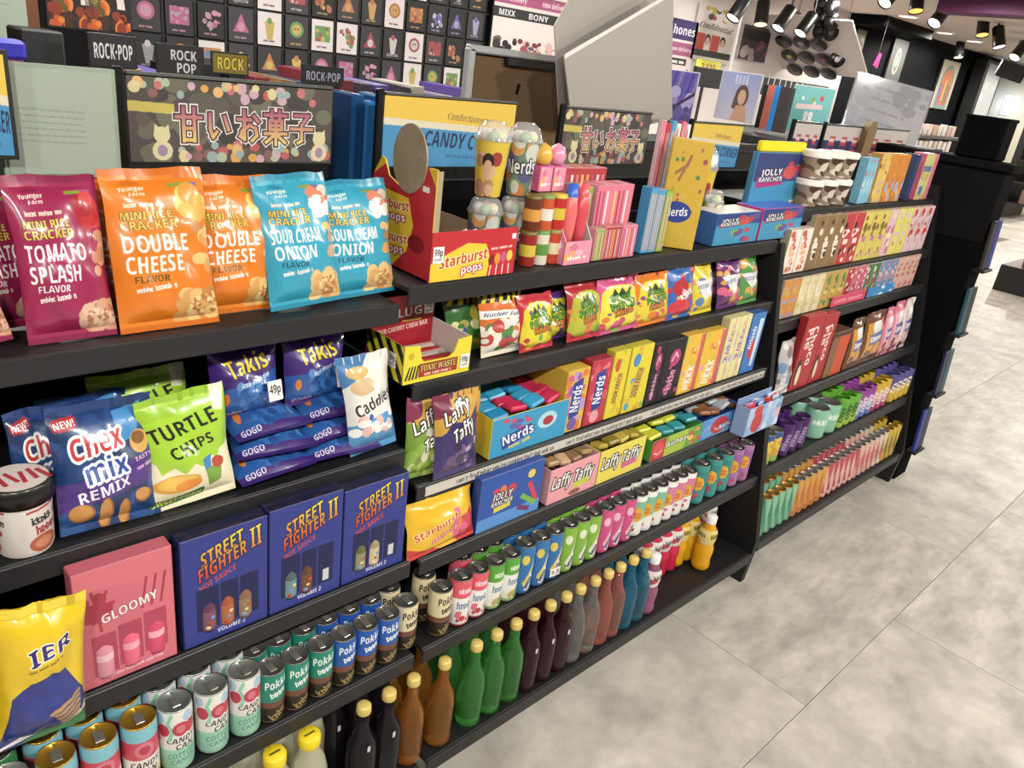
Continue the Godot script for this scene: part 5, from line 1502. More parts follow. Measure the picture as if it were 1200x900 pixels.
	bag("sweet_bag", "green and plum taffy bag at the left end over the price strip", "taffy bags", 0.8342, 0.0948, 0.1638, 0.737, -1.0050, 0.045, "taffy green", "taffy back", 6, -4, 0, 60, "sweet bag")
	bag("sweet_bag", "purple grape taffy bag in front of the orange one", "taffy bags", 0.8980, 0.1089, 0.1713, 0.737, -0.9810, 0.045, "taffy purple", "taffy back", 5, 2, 0, 61, "sweet bag")
	bag("sweet_bag", "orange taffy bag squeezed between the purple bag and the blue box", "taffy bags", 0.9746, 0.0979, 0.1342, 0.737, -1.0450, 0.04, "taffy orange", "taffy back", 8, 2, 0, 62, "sweet bag")
	o = open_tray("candy_tray", "bright blue open box full of red and blue sweet packets", 1.1074, 0.2294, 0.0909, 0.737, -0.9870, 0.16, "nerds blue", "nerds side", ["b82848", "2a80b0", "c83058", "3a98c0"], 5, "box", "")
	var bx := [
		["yellow sweet box with a purple speckle and upright lettering", "nerds purple", 1.2461, 0.0741, 0.1542, "d8b030", 0.14],
		["red sweet box with upright blue lettering", "nerds red", 1.3233, 0.0724, 0.1645, "a82030", 0.05],
		["yellow sour kids box beside the red sweet box", "patch box 0", 1.3937, 0.0601, 0.1742, "c8b828", 0.05],
		["yellow sour kids box beside the black boxes", "patch box 1", 1.4717, 0.0874, 0.1742, "c8b828", 0.05],
		["black gum box, left of the pair", "gum dark 0", 1.5445, 0.0490, 0.1696, "121018", 0.05],
		["black gum box with a pink emblem, right of the pair", "gum dark 1", 1.6144, 0.0889, 0.1678, "121018", 0.05],
		["yellow fruit chew box with a pink edge, left of the pair", "fruity", 1.6990, 0.0782, 0.1670, "d8a828", 0.05],
		["yellow fruit chew box with a pink edge, right of the pair", "fruity", 1.7930, 0.0998, 0.1643, "d8a828", 0.05],
		["cream chew box, left of the pair", "cream", 1.8810, 0.0567, 0.1874, "c8c088", 0.05],
		["cream chew box, right of the pair", "cream", 1.9397, 0.0588, 0.1882, "c8c088", 0.05],
		["narrow blue sweet box at the right end by the end panel", "air box", 2.0126, 0.0758, 0.1853, "2458a0", 0.05]]
	for b in bx: carton("sweets_box", b[0], gr, b[2], b[3], b[4], 0.737, -0.9910, b[6], b[1], S(b[5]))
	for k in 4: carton("sweets_box", "yellow sweet box receding behind the purple speckled one, %s from the front" % NTH[k], "receding yellow boxes", 1.1966 - 0.014 - 0.02 * k, 0.019, 0.112, 0.737, -1.1550 - k * 0.003, 0.08, "nerds purple", S("dcc030"), S("e8d030"))
	# fourth shelf: bag, box and open trays
	bag("sweet_bag", "yellow and red fruit chews bag beside the blue hot sauce boxes", "", 0.8639, 0.1697, 0.1180, 0.585, -0.9601, 0.045, "minis", "minis back", 10, 2, 0, 70, "sweet bag")
	carton("sweets_box", "deep blue hard candy box with stick sweets pictured", "", 1.0450, 0.1860, 0.1309, 0.585, -0.9571, 0.024, "jolly", "jolly side", S("1a3f94"))
	open_tray("candy_tray", "pink open taffy box of wrapped chews", 1.2473, 0.1672, 0.0902, 0.585, -0.9561, 0.17, "taffy box pink", S("e0a0ac"), ["8a6a50", "6a5038", "a88a60", "c0a080"], 6)
	open_tray("candy_tray", "yellow open taffy box of wrapped chews", 1.4232, 0.1763, 0.0902, 0.585, -0.9561, 0.17, "taffy box yellow", S("d8c444"), ["b8a048", "8a7a30", "c8b868", "d8d0a0"], 7)
	open_tray("candy_tray", "green and red open box of chewy bars with a smiling balloon logo", 1.6616, 0.2263, 0.0599, 0.585, -0.9561, 0.17, "air green", S("4a9a38"), ["3a9098", "c8c840", "c83838", "50a0a8"], 8)
	open_tray("candy_tray", "blue open box of chewy bars with a red balloon logo", 1.8855, 0.2196, 0.0630, 0.585, -0.9561, 0.17, "air blue", S("2c60b8"), ["7a4a30", "8a5a38", "3a68b8", "a0a8b0"], 9)
	open_tray("candy_tray", "pale blue open box of chewy bars jutting out past the end panel", 2.0157, 0.1907, 0.0908, 0.585, -0.9011, 0.045, "air white", S("88a8d8"), ["d83a30", "4a80d0", "c8d4e8", "c03830"], 10)
	# cans
	var xs := [0.8646, 0.9178, 0.9634, 1.0108, 1.0575, 1.1031, 1.1503, 1.1963, 1.2440, 1.2886, 1.3331, 1.3823, 1.4263, 1.4717, 1.5167, 1.5612, 1.6070, 1.6541, 1.6986, 1.7422, 1.8088, 1.8759, 1.9363, 1.9939, 2.0535]
	var arts := ["coffee cream", "yog red", "yog red", "yog green", "yog green", "soda blue", "soda blue", "soda blue", "soda lime", "soda lime", "soda lime", "soda pink", "soda pink", "soda pink", "lolly mint", "lolly mint", "lolly mint", "lolly pink", "lolly pink", "lolly pink", "lolly teal", "lolly teal", "lolly teal", "lolly purple", "lolly purple"]
	var kinds := {"coffee cream": "cream iced coffee can left of the strawberry ones", "yog red": "strawberry red and white yogurt drink can", "yog green": "green and white yogurt drink can", "soda blue": "blue and yellow soda can", "soda lime": "lime green soda can", "soda pink": "hot pink soda can", "lolly mint": "mint and white lolly soda can with a yellow flower", "lolly pink": "pink and white lolly soda can with a yellow flower", "lolly teal": "teal lolly soda can with a yellow flower", "lolly purple": "purple lolly soda can with a yellow flower"}
	var seen := {}
	for k in 25:
		var a: String = arts[k]
		seen[a] = seen.get(a, 0) + 1
		var n: int = arts.count(a)
		var which: String = "" if n == 1 else ", %s" % (["left", "right"][seen[a] - 1] + " of the two" if n == 2 else ["left", "middle", "right"][seen[a] - 1] + " of the three")
		var hh: float = 0.112 if k < 1 else 0.118 if k < 5 else 0.128 if k < 14 else 0.124 if k < 20 else 0.126
		var rr := 0.0243
		var zz := -0.946
		var c := can(kinds[a] + which + ", front row", "front row of cans, middle unit", Vector3(xs[k], 0.39, zz), rr, hh, a, "7c7874", true, rng.randf_range(-10, 10))
		if k == 7: sticker(c, "tag13", 0.03, 0.022, Vector3(0, 0.012, 0.0250))
		if k != 1: copy(c, kinds[a] + which + ", second row", Vector3(xs[k] - 0.002, 0.39, zz - 0.0545), rng.randf_range(-10, 10)).set_meta("group", "second row of cans, middle unit")
	# glass bottles
	var kinds2 := {"amber": [glass("e8a450", 0.13), "amber orange soda bottle"], "green": [glass("84e080", 0.11), "green lime soda bottle"], "plum": [glass("6a3448", 0.16), "nearly black plum soda bottle"], "clear": [glass("f2f6f4", 0.08), "clear soda bottle"], "rose": [glass("f4a494", 0.16), "rose pink soda bottle"], "blue": [glass("60c4ea", 0.12), "deep blue soda bottle"]}
	var row := [["amber", 0.7774], ["amber", 0.8573], ["green", 0.9450], ["green", 1.0044], ["green", 1.0638], ["plum", 1.1202], ["plum", 1.1759], ["plum", 1.2308], ["clear", 1.2815], ["clear", 1.3373], ["rose", 1.3883], ["rose", 1.4376], ["blue", 1.4903], ["blue", 1.5448]]
	seen = {}
	for q in row:
		seen[q[0]] = seen.get(q[0], 0) + 1
		var total := 0
		for r in row: total += 1 if r[0] == q[0] else 0
		var which: String = ["left", "right"][seen[q[0]] - 1] + " of the two" if total == 2 else ["left", "middle", "right"][seen[q[0]] - 1] + " of the three"
		for depth in 3:
			var b: Node3D = bottle("%s, %s, %s" % [kinds2[q[0]][1], which, ["front row", "second row", "third row at the back"][depth]], "%s row of glass bottles" % ["front", "second", "third"][depth], Vector3(q[1] - 0.004 * depth, 0.125, -0.902 - 0.072 * depth), 0.0295, 0.222, kinds2[q[0]][0])
			if q[0] == "plum" and depth == 0: part(b, "label_mark", box(Vector3(0.006, 0.013, 0.001), 0.0), cm("c8c8cc", 0.6), Vector3(-0.004, 0.12, 0.0298))
	var ml := [["purple milky", "8a5070", 1.5953, -0.902, "in front beside the deep blue bottles", "milk label"], ["crimson", "c02848", 1.6685, -0.985, "far left of the back row", "milk label"], ["crimson", "c02848", 1.7133, -0.985, "second in the back row", "milk label"], ["crimson", "c8284c", 1.7637, -0.985, "third in the back row", "milk label"], ["crimson", "c8284c", 1.8155, -0.985, "last before the yellow ones", "milk label"], ["yellow", "dca820", 1.8577, -0.985, "left of the back pair", "juice label"], ["yellow", "dca820", 1.9102, -0.985, "right of the back pair", "juice label"], ["yellow", "e0a41c", 1.9116, -0.925, "alone in front at the right", "juice label"], ["pale pink", "b86878", 2.0361, -1.005, "behind the front yellow one", "milk label"], ["pale pink", "b86070", 2.1804, -1.07, "farthest back by the end panel", "milk label"]]
	for q in ml:
		var mt := cm(q[1], 0.2)
		bottle("%s fruit drink bottle with a white cap, %s" % [q[0], q[4]], "white capped fruit drink bottles", Vector3(q[2], 0.125, q[3]), 0.029, 0.188, mt, "", "milk", q[5])

func far_unit() -> void:
	gondola("black shelving unit at the far end with narrow biscuit packs and slim cans", 2.16, 3.36, 1.24, [0.15, 0.40, 0.62, 0.865, 1.0, 1.19], [], [1])
	# tubs and packs on top
	var tubx := 2.37
	for k in 6:
		var o := thing("sweet_tub", "clear sweet tub with a white lid, %s in the %s layer" % [["left", "middle", "right"][k % 3], ["lower", "upper"][k / 3]], "tub", Vector3(tubx + (k % 3) * 0.1, 1.19 + (k / 3) * 0.083, -1.125), "stacked sweet tubs")
		part(o, "tub_wall", lathe([0.036, 0.0, 0.043, 0.062], 20, uvr("tub print")), pm("can", "tub print"))
		part(o, "tub_lid", lathe([0.046, 0.062, 0.047, 0.076, 0.042, 0.08, 0.0001, 0.08], 20), cm("dcd8d0", 0.45))
	for k in 3: carton("snack_pack", "sky blue snack pack beside the tubs, %s of three" % NTH[k], "packs on the far top shelf", 2.6834 + k * 0.036, 0.034, 0.15, 1.19, -1.0831 - 0.004 * k, 0.03, "sky pack", S("6ab0cc"))
	for k in 3: carton("snack_pack", "%s animal print snack pack, %s" % [["gold", "orange", "orange"][k], ["beside the blue packs", "middle one", "right one"][k]], "packs on the far top shelf", 2.8089 + k * 0.085, 0.08, 0.165, 1.19, -1.0831, 0.04, ["leopard pack", "orange pack", "orange pack"][k], S("c88a38"))
	carton("snack_pack", "navy edged snack pack seen side on", "packs on the far top shelf", 3.0817 + 0.02, 0.03, 0.165, 1.19, -1.0831, 0.05, S("2a3a68"), S("2a3a68"))
	carton("snack_pack", "pale green and pink picnic print pack at the far right", "packs on the far top shelf", 3.2127 + 0.02, 0.13, 0.17, 1.19, -1.0831, 0.05, "picnic pack", S("c85a78"))
	# rows of narrow packs: [art, how many, word]
	row_of(1.0, 2.1819, 3.3283, 0.172, [["stick white", 2, "white and red"], ["stick brown", 3, "brown almond"], ["stick red", 2, "red"], ["stick yellow", 3, "yellow and green"], ["stick flower", 1, "pink flower"], ["stick banana", 2, "banana yellow"], ["stick pinkwhite", 3, "pale pink"]], "second")
	row_of(0.865, 2.1750, 3.2691, 0.125, [["stick orange", 2, "orange and white"], ["stick cream", 3, "plain cream"], ["stick greenorange", 3, "orange and green"], ["stick crimson", 1, "crimson"], ["stick rose", 2, "rose"], ["stick leaf", 2, "leaf green"], ["stick bluepink", 3, "blue and pink"], ["stick mixed", 4, "mixed lime"]], "third")
	for q in [["pink tray", 2.6621, 0.27, "pink front tray of the rose packs"], ["blue tray", 2.9366, 0.24, "blue front tray of the blue and pink packs"]]:
		one("pack_tray", q[3], "tray", box(Vector3(q[2], 0.036, 0.004), 0.001, q[0], q[0]), pm("box", q[0]), Vector3(q[1] + 0.0, 0.865, -1.0133), Vector3.ZERO, "")
	# fourth shelf
	bag("sweet_bag", "silver foil sweet bag at the left of the far biscuit shelf", "", 2.2459, 0.085, 0.185, 0.62, -0.9728, 0.04, "foil", "foil", 6, 3, 0, 80, "sweet bag")
	carton("pie_box", "red chocolate pie box with white lettering, wider one", "chocolate pie boxes", 2.3626, 0.1281, 0.2553, 0.62, -0.9728, 0.027, "pie", S("a01c24"))
	carton("pie_box", "red chocolate pie box with white lettering, right one beside the orange box", "chocolate pie boxes", 2.4832, 0.0989, 0.2427, 0.62, -0.9748, 0.027, "pie", S("a01c24"))
	carton("biscuit_box", "orange and brown biscuit box with a plain front", "", 2.6028, 0.1382, 0.1650, 0.62, -0.9708, 0.07, "choco orange", S("6a4028"))
	for q in [["brown biscuit bag, narrow one beside the orange box", "biscuit brown", 2.7539, 0.1140, 0.1862], ["brown biscuit bag with a gold oval, wider one", "biscuit brown", 2.9065, 0.1912, 0.1919], ["pink biscuit bag, left of the pair", "biscuit pink", 3.0305, 0.0728, 0.1919], ["pink biscuit bag, right of the pair", "biscuit pink", 3.1217, 0.1095, 0.2048], ["white biscuit bag at the right end", "biscuit white", 3.2160, 0.0965, 0.2067]]:
		bag("biscuit_bag", q[0], "biscuit bags", q[2], q[3], q[4], 0.62, -0.9748, 0.035, q[1], "chex back", 4, 0, 0, 82, "snack bag")
	# fifth shelf: mixed cans
	var k := 0
	for q in [["can lemon", 2.1935, "blue and lemon yellow can", 2, 0.052, 0.11, 0.025, 0], ["can grape", 2.3125, "dark purple grape can", 3, 0.056, 0.118, 0.027, 1], ["jar mint", 2.5687, "pale mint drink jar", 2, 0.09, 0.112, 0.04, 0], ["can leaf", 2.7359, "lime green kiwi can", 3, 0.052, 0.118, 0.025, 0], ["can berry", 2.8685, "magenta and blue berry can", 3, 0.053, 0.122, 0.025, 0], ["can peach", 3.0176, "yellow and crimson peach can", 3, 0.052, 0.122, 0.025, 0], ["can sun", 3.2034, "violet and yellow can", 4, 0.052, 0.122, 0.025, 0]]:
		for j in q[3]:
			for depth in 2: can("%s, %s %s, far unit" % [q[2], NTH[j], ["in front", "in the second row"][depth]], "mixed cans on the far unit", Vector3(q[1] + j * q[4], 0.40, -0.952 - depth * 0.07 - (0.012 if q[0] == "jar mint" else 0.0)), q[6], q[5], q[0], {"can grape": "6a4a8a", "can leaf": "6ac038", "can peach": "d8b838", "can sun": "6a62a8", "can berry": "a85ab0"}.get(q[0], "a0a09c"), false, 0.0)
	# lowest shelf: slim cans in two rows
	var slim := [["slim mint", 5, "mint green", "c89848"], ["slim orange", 5, "orange", "a8a4a0"], ["slim red", 6, "red and pink", "a8a4a0"], ["slim peach", 4, "peach pink", "a8a4a0"], ["slim cream", 2, "cream", "a8a4a0"], ["slim yellow", 3, "yellow and brown", "b89040"]]
	var i := 0
	for q in slim:
		for j in q[1]:
			for depth in 2:
				var x := 2.2012 + i * 0.0454
				can("%s slim can, %s of its colour, %s row, lowest far shelf" % [q[2], NTH[j], ["front", "second"][depth]], "slim cans in rows on the lowest far shelf", Vector3(x, 0.15, -0.902 - depth * 0.062), 0.0205, 0.148, q[0], q[3], false)
			i += 1

func row_of(y: float, x0: float, x1: float, h: float, kinds: Array, shelf: String) -> void:
	var n := 0
	for q in kinds: n += q[1]
	var p := (x1 - x0) / n
	var i := 0
	for q in kinds:
		for j in q[1]:
			var hh: float = h * (0.8 if q[0] == "stick white" else 1.0)
			carton("biscuit_pack", "%s narrow biscuit pack%s, %s shelf of the far unit" % [q[2], "" if q[1] == 1 else ", %s of its kind" % NTH[j], shelf], "narrow biscuit packs, %s far shelf" % shelf, x0 + (i + 0.5) * p, p * 0.985, hh, y, shelf_depth(y) - 0.012, 0.03, q[0], S("a89878"), q[0])
			i += 1

func board(n: String, label: String, cat: String, x: float, y: float, z: float, w: float, h: float, art: String, turn := 0.0, group := "", thick := 0.012, frame := "1a1a1c") -> Node3D:   # a flat print on a thin board, base at y
	var o := thing(n, label, cat, Vector3(x, y, z), group)
	o.rotation_degrees.y = turn
	part(o, "board", box(Vector3(w + 0.012, h + 0.012, thick), 0.001), cm(frame, 0.5), Vector3(0, -0.006, -thick / 2 - 0.001))
	part(o, "print", panel(w, h, art), pm("paper", art))
	return o

func behind() -> void:
	# header signs on the top of the units
	top_sign("Japanese header sign with pink and yellow characters over sweets", 0.6419, 0.3697, 0.1329, 1.2676, -1.36, "japan")
	top_sign("yellow and blue candy corner header sign behind the oval flap", 1.1364, 0.3663, 0.1399, 1.2590, -1.37, "corner")
	top_sign("Japanese header sign in front of the tall grey sheets", 1.6651, 0.3487, 0.1327, 1.2666, -1.37, "japan")
	top_sign("small yellow and blue header sign half hidden right of the tall yellow box", 2.1920, 0.2803, 0.1279, 1.2581, -1.37, "corner")
	var ax := [2.6510, 2.8878, 3.2552, 3.7118]
	for k in 3: top_sign("navy and white header sign with red badges, %s" % ["left one behind the lolly card", "middle one over the tubs", "right one over the animal print packs"][k], (ax[k] + ax[k + 1]) / 2, ax[k + 1] - ax[k] - 0.03, 0.125, 1.285, -1.37, "american")
	one("card_holder", "brown card holder clip standing between the navy signs", "holder", prism([-0.03, 0.0, -0.022, 0.12, -0.01, 0.14, 0.01, 0.14, 0.022, 0.12, 0.012, 0.0], 0.03), cm("7a6648", 0.6), Vector3(3.2240, 1.3, -1.33), Vector3(0, -20, 0))
	var o := board("notice_card", "grey green card with faded lines of text above the tomato bags", "sign", 0.3442, 1.2595, -1.3, 0.1451, 0.1455, "faded note", 0.0, "", 0.008, "8c988c")
	part(o, "foot", box(Vector3(0.05, 0.1, 0.03), 0.004), cm("4a4a30", 0.6), Vector3(-0.0, -0.1, -0.02))
	o = board("header_sign", "yellow and blue sign edge at the far left beside the grey green card", "sign", 0.2235, 1.2910, -1.27, 0.1, 0.13, "corner", 0.0, "", 0.008, "1a1a1c")
	for k2 in 3: one("blue_sleeve", "blue translucent plastic sleeve standing between the Japanese and candy corner signs, %s" % ["left", "middle", "right"][k2], "sleeve", box(Vector3(0.03, 0.19 - 0.012 * (k2 % 2), 0.09), 0.004), cm(["1c4a7c", "2a6aa8", "205a98"][k2], 0.2), Vector3(0.9415 + k2 * 0.034, 1.2, -1.49), Vector3.ZERO, "blue plastic sleeves")
	# cardboard bin, grey plastic sheets
	o = thing("record_crate", "brown cardboard backed crate with a grey metal rim", "crate", Vector3(1.7049, 1.2336, -1.75))
	var crw: float = 0.4552
	var crh: float = 0.2741
	part(o, "cardboard_back", box(Vector3(crw, crh, 0.01), 0.002), cm("6a5642", 0.8))
	part(o, "rim_top", box(Vector3(crw + 0.02, 0.02, 0.026), 0.004), cm("a8aaaa", 0.4, 0.2), Vector3(0, crh - 0.012, 0.012))
	part(o, "rim_left", box(Vector3(0.024, crh * 0.8, 0.026), 0.004), cm("a8aaaa", 0.4, 0.2), Vector3(-crw / 2, crh * 0.2, 0.012))
	part(o, "dark_liner", box(Vector3(crw * 0.7, 0.02, 0.02), 0.002), cm("161616", 0.6), Vector3(crw * 0.14, crh - 0.034, 0.016))
	part(o, "crate_body", box(Vector3(crw, 1.2336, 0.2), 0.004), cm("18181a", 0.6), Vector3(0, -1.2336, -0.1))
	part(o, "hand_hole", box(Vector3(0.012, 0.03, 0.002), 0.0), cm("1c1814", 0.8), Vector3(-0.03, crh * 0.6, 0.0055), Vector3(0, 0, -12))
	var sh := cm("a9a39e", 0.3, 0.0)
	var pA: Array = [1.6677, 1.5902, 1.7228, 1.6816, 2.1561, 1.7879, 2.2848, 1.3700, 2.1038, 1.3363, 1.7351, 1.3598]
	one("plastic_sheet", "tall grey plastic sheet standing behind, rear one of the pair", "sheet", prism(pA, 0.004), sh, Vector3(0, 0, -1.62), Vector3.ZERO, "grey plastic sheets on the shelf top")
	var pB: Array = [1.6474, 1.5168, 2.0606, 1.7216, 2.1936, 1.3815, 2.0694, 1.3713, 1.6997, 1.3930]
	one("plastic_sheet", "tall grey plastic sheet with a glossy slanting top edge, front one of the pair", "sheet", prism(pB, 0.004), sh, Vector3(0, 0, -1.55), Vector3.ZERO, "grey plastic sheets on the shelf top")
	var hi: Array = [1.6444, 1.5213, 2.0525, 1.7252, 2.0555, 1.7166, 1.6468, 1.5108]
	one("sheet_sleeve_edge", "shiny clear sleeve edge along the front grey sheet", "sleeve", prism(hi, 0.003), cm("e8e6e4", 0.15), Vector3(0, 0, -1.545))
	# record divider cards
	var dv := [[107, 160, 50, 76, "white lettered music divider card behind the grey green card"], [186, 238, 60, 86, "two line music divider card above the Japanese sign"], [250, 290, 66, 84, "yellow lettered music divider card with a blue edge"], [356, 402, 80, 99, "pale lettered music divider card near the candy corner sign"]]
	var dvx := [0.8767, 1.0811, 1.2471, 1.6022]
	var dvw := [0.1286, 0.1423, 0.1191, 0.1637]
	var dvy := [1.3158, 1.3066, 1.3246, 1.3104]
	for k in 4: board("divider_card", dv[k][4], "divider", dvx[k], dvy[k], -2.7, dvw[k], [0.085, 0.085, 0.06, 0.06][k], "divider %d" % k, 0.0, "music divider cards", 0.006)
	o = thing("record_rack", "low black record rack running behind the shelving units", "rack", Vector3(2.2, 0, -2.75))
	part(o, "rack_base", box(Vector3(5.4, 1.15, 0.7), 0.004), cm("161618", 0.6), Vector3(0, 0, 0))
	part(o, "rack_lip", box(Vector3(5.4, 0.05, 0.02), 0.003), cm("222226", 0.5), Vector3(0, 1.15, 0.34))
	rng.seed = 77
	for k in 40:
		var cx := -0.42 + k * 0.085
		if absf(cx - 0.7304) < 0.13: continue
		one("record_sleeve", "record sleeve edge on in the low rack, %s from the left" % (NTH[k] if k < 28 else "%s past the middle" % NTH[k - 28]), "record", box(Vector3(0.06, 0.15 + rng.randf() * 0.05, 0.3), 0.002), cm(["3a3640", "5a4a90", "7a3038", "b8b0a8", "2c4a6a", "8a6a48", "1c1c20"][rng.randi() % 7], 0.4), Vector3(cx, 1.156, -2.85), Vector3(0, 0, rng.randf_range(-6, 6)), "record sleeves in the low rack")
	for k in 2: board("record_sleeve", "flame print record sleeve on the wall at the top left, %s of two" % ["left", "right"][k], "record", [0.9695, 1.0953][k], 1.39, -3.4, 0.155, 0.2, "sleeve flame", 0.0, "flame print sleeves", 0.02)
	one("wall_notice", "pale grey notice with black letters at the top left corner", "sign", panel(0.16, 0.34, "faded note"), pm("paper", "faded note"), Vector3(0.6952, 1.34, -3.2))
	one("wooden_post", "brown wooden post at the top left", "post", box(Vector3(0.07, 1.7, 0.07), 0.004), cm("6a4020", 0.6), Vector3(1.0720, 0, -4.4))
	one("blue_lamp_case", "blue lit plastic case above the grey green card", "case", box(Vector3(0.07, 0.045, 0.08), 0.008), cm("3a34c8", 0.4), Vector3(0.5277, 1.3366, -2.4))
	one("speaker_box", "dark box on the record rack at the left", "box", box(Vector3(0.12, 0.24, 0.16), 0.006), cm("1c1c20", 0.6), Vector3(0.7304, 1.151, -2.95))

func beyond() -> void:
	var o_sign: Node3D
	# shirt wall: print cards in a black grid
	var cp := 0.189
	var rows := [1.768, 1.563, 1.358, 1.153]
	var names := ["top row", "second row", "third row", "lowest row"]
	var k := 0
	for r in 4:
		for c in range(-5, 10):
			if r == 0 and c < -4: continue
			var x := 2.565 + c * cp
			var t := thing("shirt_print", "small shirt print card on the wall grid, %s, %s from the left" % [names[r], NTH[c + 5]], "shirt print", Vector3(x, rows[r], -4.99), "shirt print cards on the back wall")
			part(t, "card", panel(0.16, 0.19, "tee %d" % ((k * 7 + r * 3) % 30)), pm("paper", "tee %d" % ((k * 7 + r * 3) % 30)), Vector3(0, 0, 0.004))
			k += 1
	for c in range(-5, 11): struct("trim_%d" % (c + 6), box(Vector3(0.018, 1.4, 0.02), 0.002), cm("0c0c0e", 0.5), Vector3(2.565 + (c - 0.5) * cp, 0.95, -5.0))
	for r in 5: struct("trim_%d" % (r + 20), box(Vector3(15.5 * cp, 0.014, 0.018), 0.002), cm("0e0e10", 0.5), Vector3(2.565 + 2.0 * cp, 1.965 - r * 0.205 - 0.012, -5.0))
	# pop music boards
	struct("wall_panel_white", box(Vector3(6.1, 2.5, 0.03), 0.0), cm("ddd4d2", 0.7), Vector3(7.55, 0, -4.995), "white wall panel behind the records")
	board("photo_board", "wide photo board under magenta delivery signs", "poster", 4.8436, 1.4775, -4.95, 0.8752, 0.46, "kpop left", 0.0, "", 0.02, "2a2a2c")
	board("photo_board", "narrow purple headed board right of the grey sheets", "poster", 6.9244, 1.4134, -4.95, 0.4369, 0.6, "kpop mid", 0.0, "", 0.02, "d8d0d0")
	board("photo_board", "pale board with two dark haired portraits on red", "poster", 7.4633, 1.6815, -4.95, 0.7248, 0.5, "kpop right", 0.0, "", 0.02, "d8d0d0")
	o_sign = board("offer_sign", "mustard yellow two for ten pounds sign", "sign", 6.9303, 1.5645, -4.6, 0.42, 0.11, "two for ten", 0.0, "", 0.01, "8a8830")
	part(o_sign, "sign_post", box(Vector3(0.03, 1.5645, 0.02), 0.002), cm("1c1c1e", 0.5), Vector3(0, -1.5645, -0.02))
	board("photo_board", "small dark board of covers left of the records", "poster", 8.2600, 1.7595, -4.95, 0.5764, 0.34, "dark tags", 0.0, "", 0.02, "c8c0c0")
	one("white_pole", "thin white pole in front of the portrait board", "pole", rod(Vector3(0, 0, 0), Vector3(0, 1.3, 0), 0.012), cm("e0dcdc", 0.4), Vector3(7.4751, 1.2, -4.7))
	# vinyl records on the white wall
	var slope := 57.0   # the soffit's normal points down and towards -X
	var along := Vector3(-sin(deg_to_rad(slope)), cos(deg_to_rad(slope)), 0)
	var mid := Vector3(8.8, 1.8669, -4.5924)
	var face_b := Basis(along.cross(Vector3(-cos(deg_to_rad(slope)), -sin(deg_to_rad(slope)), 0)), along, Vector3(-cos(deg_to_rad(slope)), -sin(deg_to_rad(slope)), 0))
	var sof := struct("trim_53", box(Vector3(1.5, 0.9, 0.02), 0.002), cm("d8d0d0", 0.7), mid - face_b.y * 0.28 - face_b.z * 0.03 + Vector3(0, 0, -0.1), "white sloping soffit that carries records")
	sof.basis = face_b
	var cols := [-4.8049 , -4.5924, -4.3888]
	var lab := ["4a4a4c", "a8a0a4", "2c3c50", "b8b048", "303c4c", "8a4438", "2c2c34", "5a2c30", "2c2c40"]
	for i in 9:
		var pc: Vector3 = mid + along * 0.24 * (1 - i / 3)
		pc.z = cols[i % 3]
		record("black vinyl record on the white soffit, %s in the %s row of nine" % [["left", "middle", "right"][i % 3], ["upper", "middle", "lowest"][i / 3]], "vinyl records on the white soffit", pc, face_b, lab[i], 0.1)
	var ring := record("black ringed vinyl record with a pale centre at the soffit's right edge", "", Vector3(8.75, 1.8817, -4.2114), Basis(Vector3(0.5, 0, 0.86), Vector3.UP, Vector3(-0.86, 0, 0.5)), "dcd4d4", 0.085)
	part(ring, "hanging_wire", rod(Vector3(0, 0.08, 0.002), Vector3(0, 2.52 - ring.position.y, 0.002), 0.003, 6), cm("3a3a3c", 0.5))
	for i in 5:
		var p: Array = [[2.3286, -5.5022], [2.3238, -5.2516], [2.3361, -5.0253], [2.1881, -4.9603], [2.2118, -5.2979]][i]
		var hung := record("black vinyl record hung by the ceiling near the spotlights, %s" % ["far left", "second from the left", "third from the left", "below the third", "below the second"][i], "vinyl records hung by the ceiling", Vector3(9.0 + 0.02 * i, p[0], p[1]), face_b.rotated(Vector3.BACK, 0.5), "3a3a3c", 0.1)
		part(hung, "hanging_wire", rod(Vector3.ZERO, Vector3(0, 2.52 - p[0], 0), 0.003, 6), cm("3a3a3c", 0.5)).basis = hung.basis.inverse()
	for i in 6:
		var p: Array = [[2.3505, -4.2615], [2.3319, -4.1638], [2.2321, -4.2630], [2.2070, -4.1534], [2.1201, -4.2669], [2.1113, -4.1614]][i]
		var hung := record("black vinyl record in the slanted hanging cluster, %s" % NTH[i], "slanted cluster of hanging records", Vector3(8.2 + 0.03 * i, p[0], p[1]), Basis(Vector3(0.75, 0.2, 0.6).normalized(), Vector3(-0.2, 0.97, -0.05).normalized(), Vector3(0.75, 0.2, 0.6).normalized().cross(Vector3(-0.2, 0.97, -0.05).normalized())).orthonormalized(), "55525a", 0.085)
		part(hung, "hanging_wire", rod(Vector3.ZERO, Vector3(0, 2.52 - p[0], 0), 0.003, 6), cm("3a3a3c", 0.5)).basis = hung.basis.inverse()
	# record sleeves facing along the aisle
	var ls := [["violet patterned record sleeve left of the portrait sleeve", "sleeve violet", 5.0, -3.55, 1.2, 0.34], ["record sleeve with a long haired portrait on pale blue", "sleeve portrait", 5.27, -3.2, 1.262, 0.32], ["teal record sleeve with white numerals and small figures", "sleeve teal", 5.7, -2.85, 1.245, 0.31]]
	for q in ls:
		var s := board("record_sleeve", q[0], "record", q[2], q[4], q[3], q[5], q[5], q[1], -90.0, "record sleeves facing along the aisle", 0.006, "c8c4c8")
		s.rotation_degrees = Vector3(0, -90, 0)
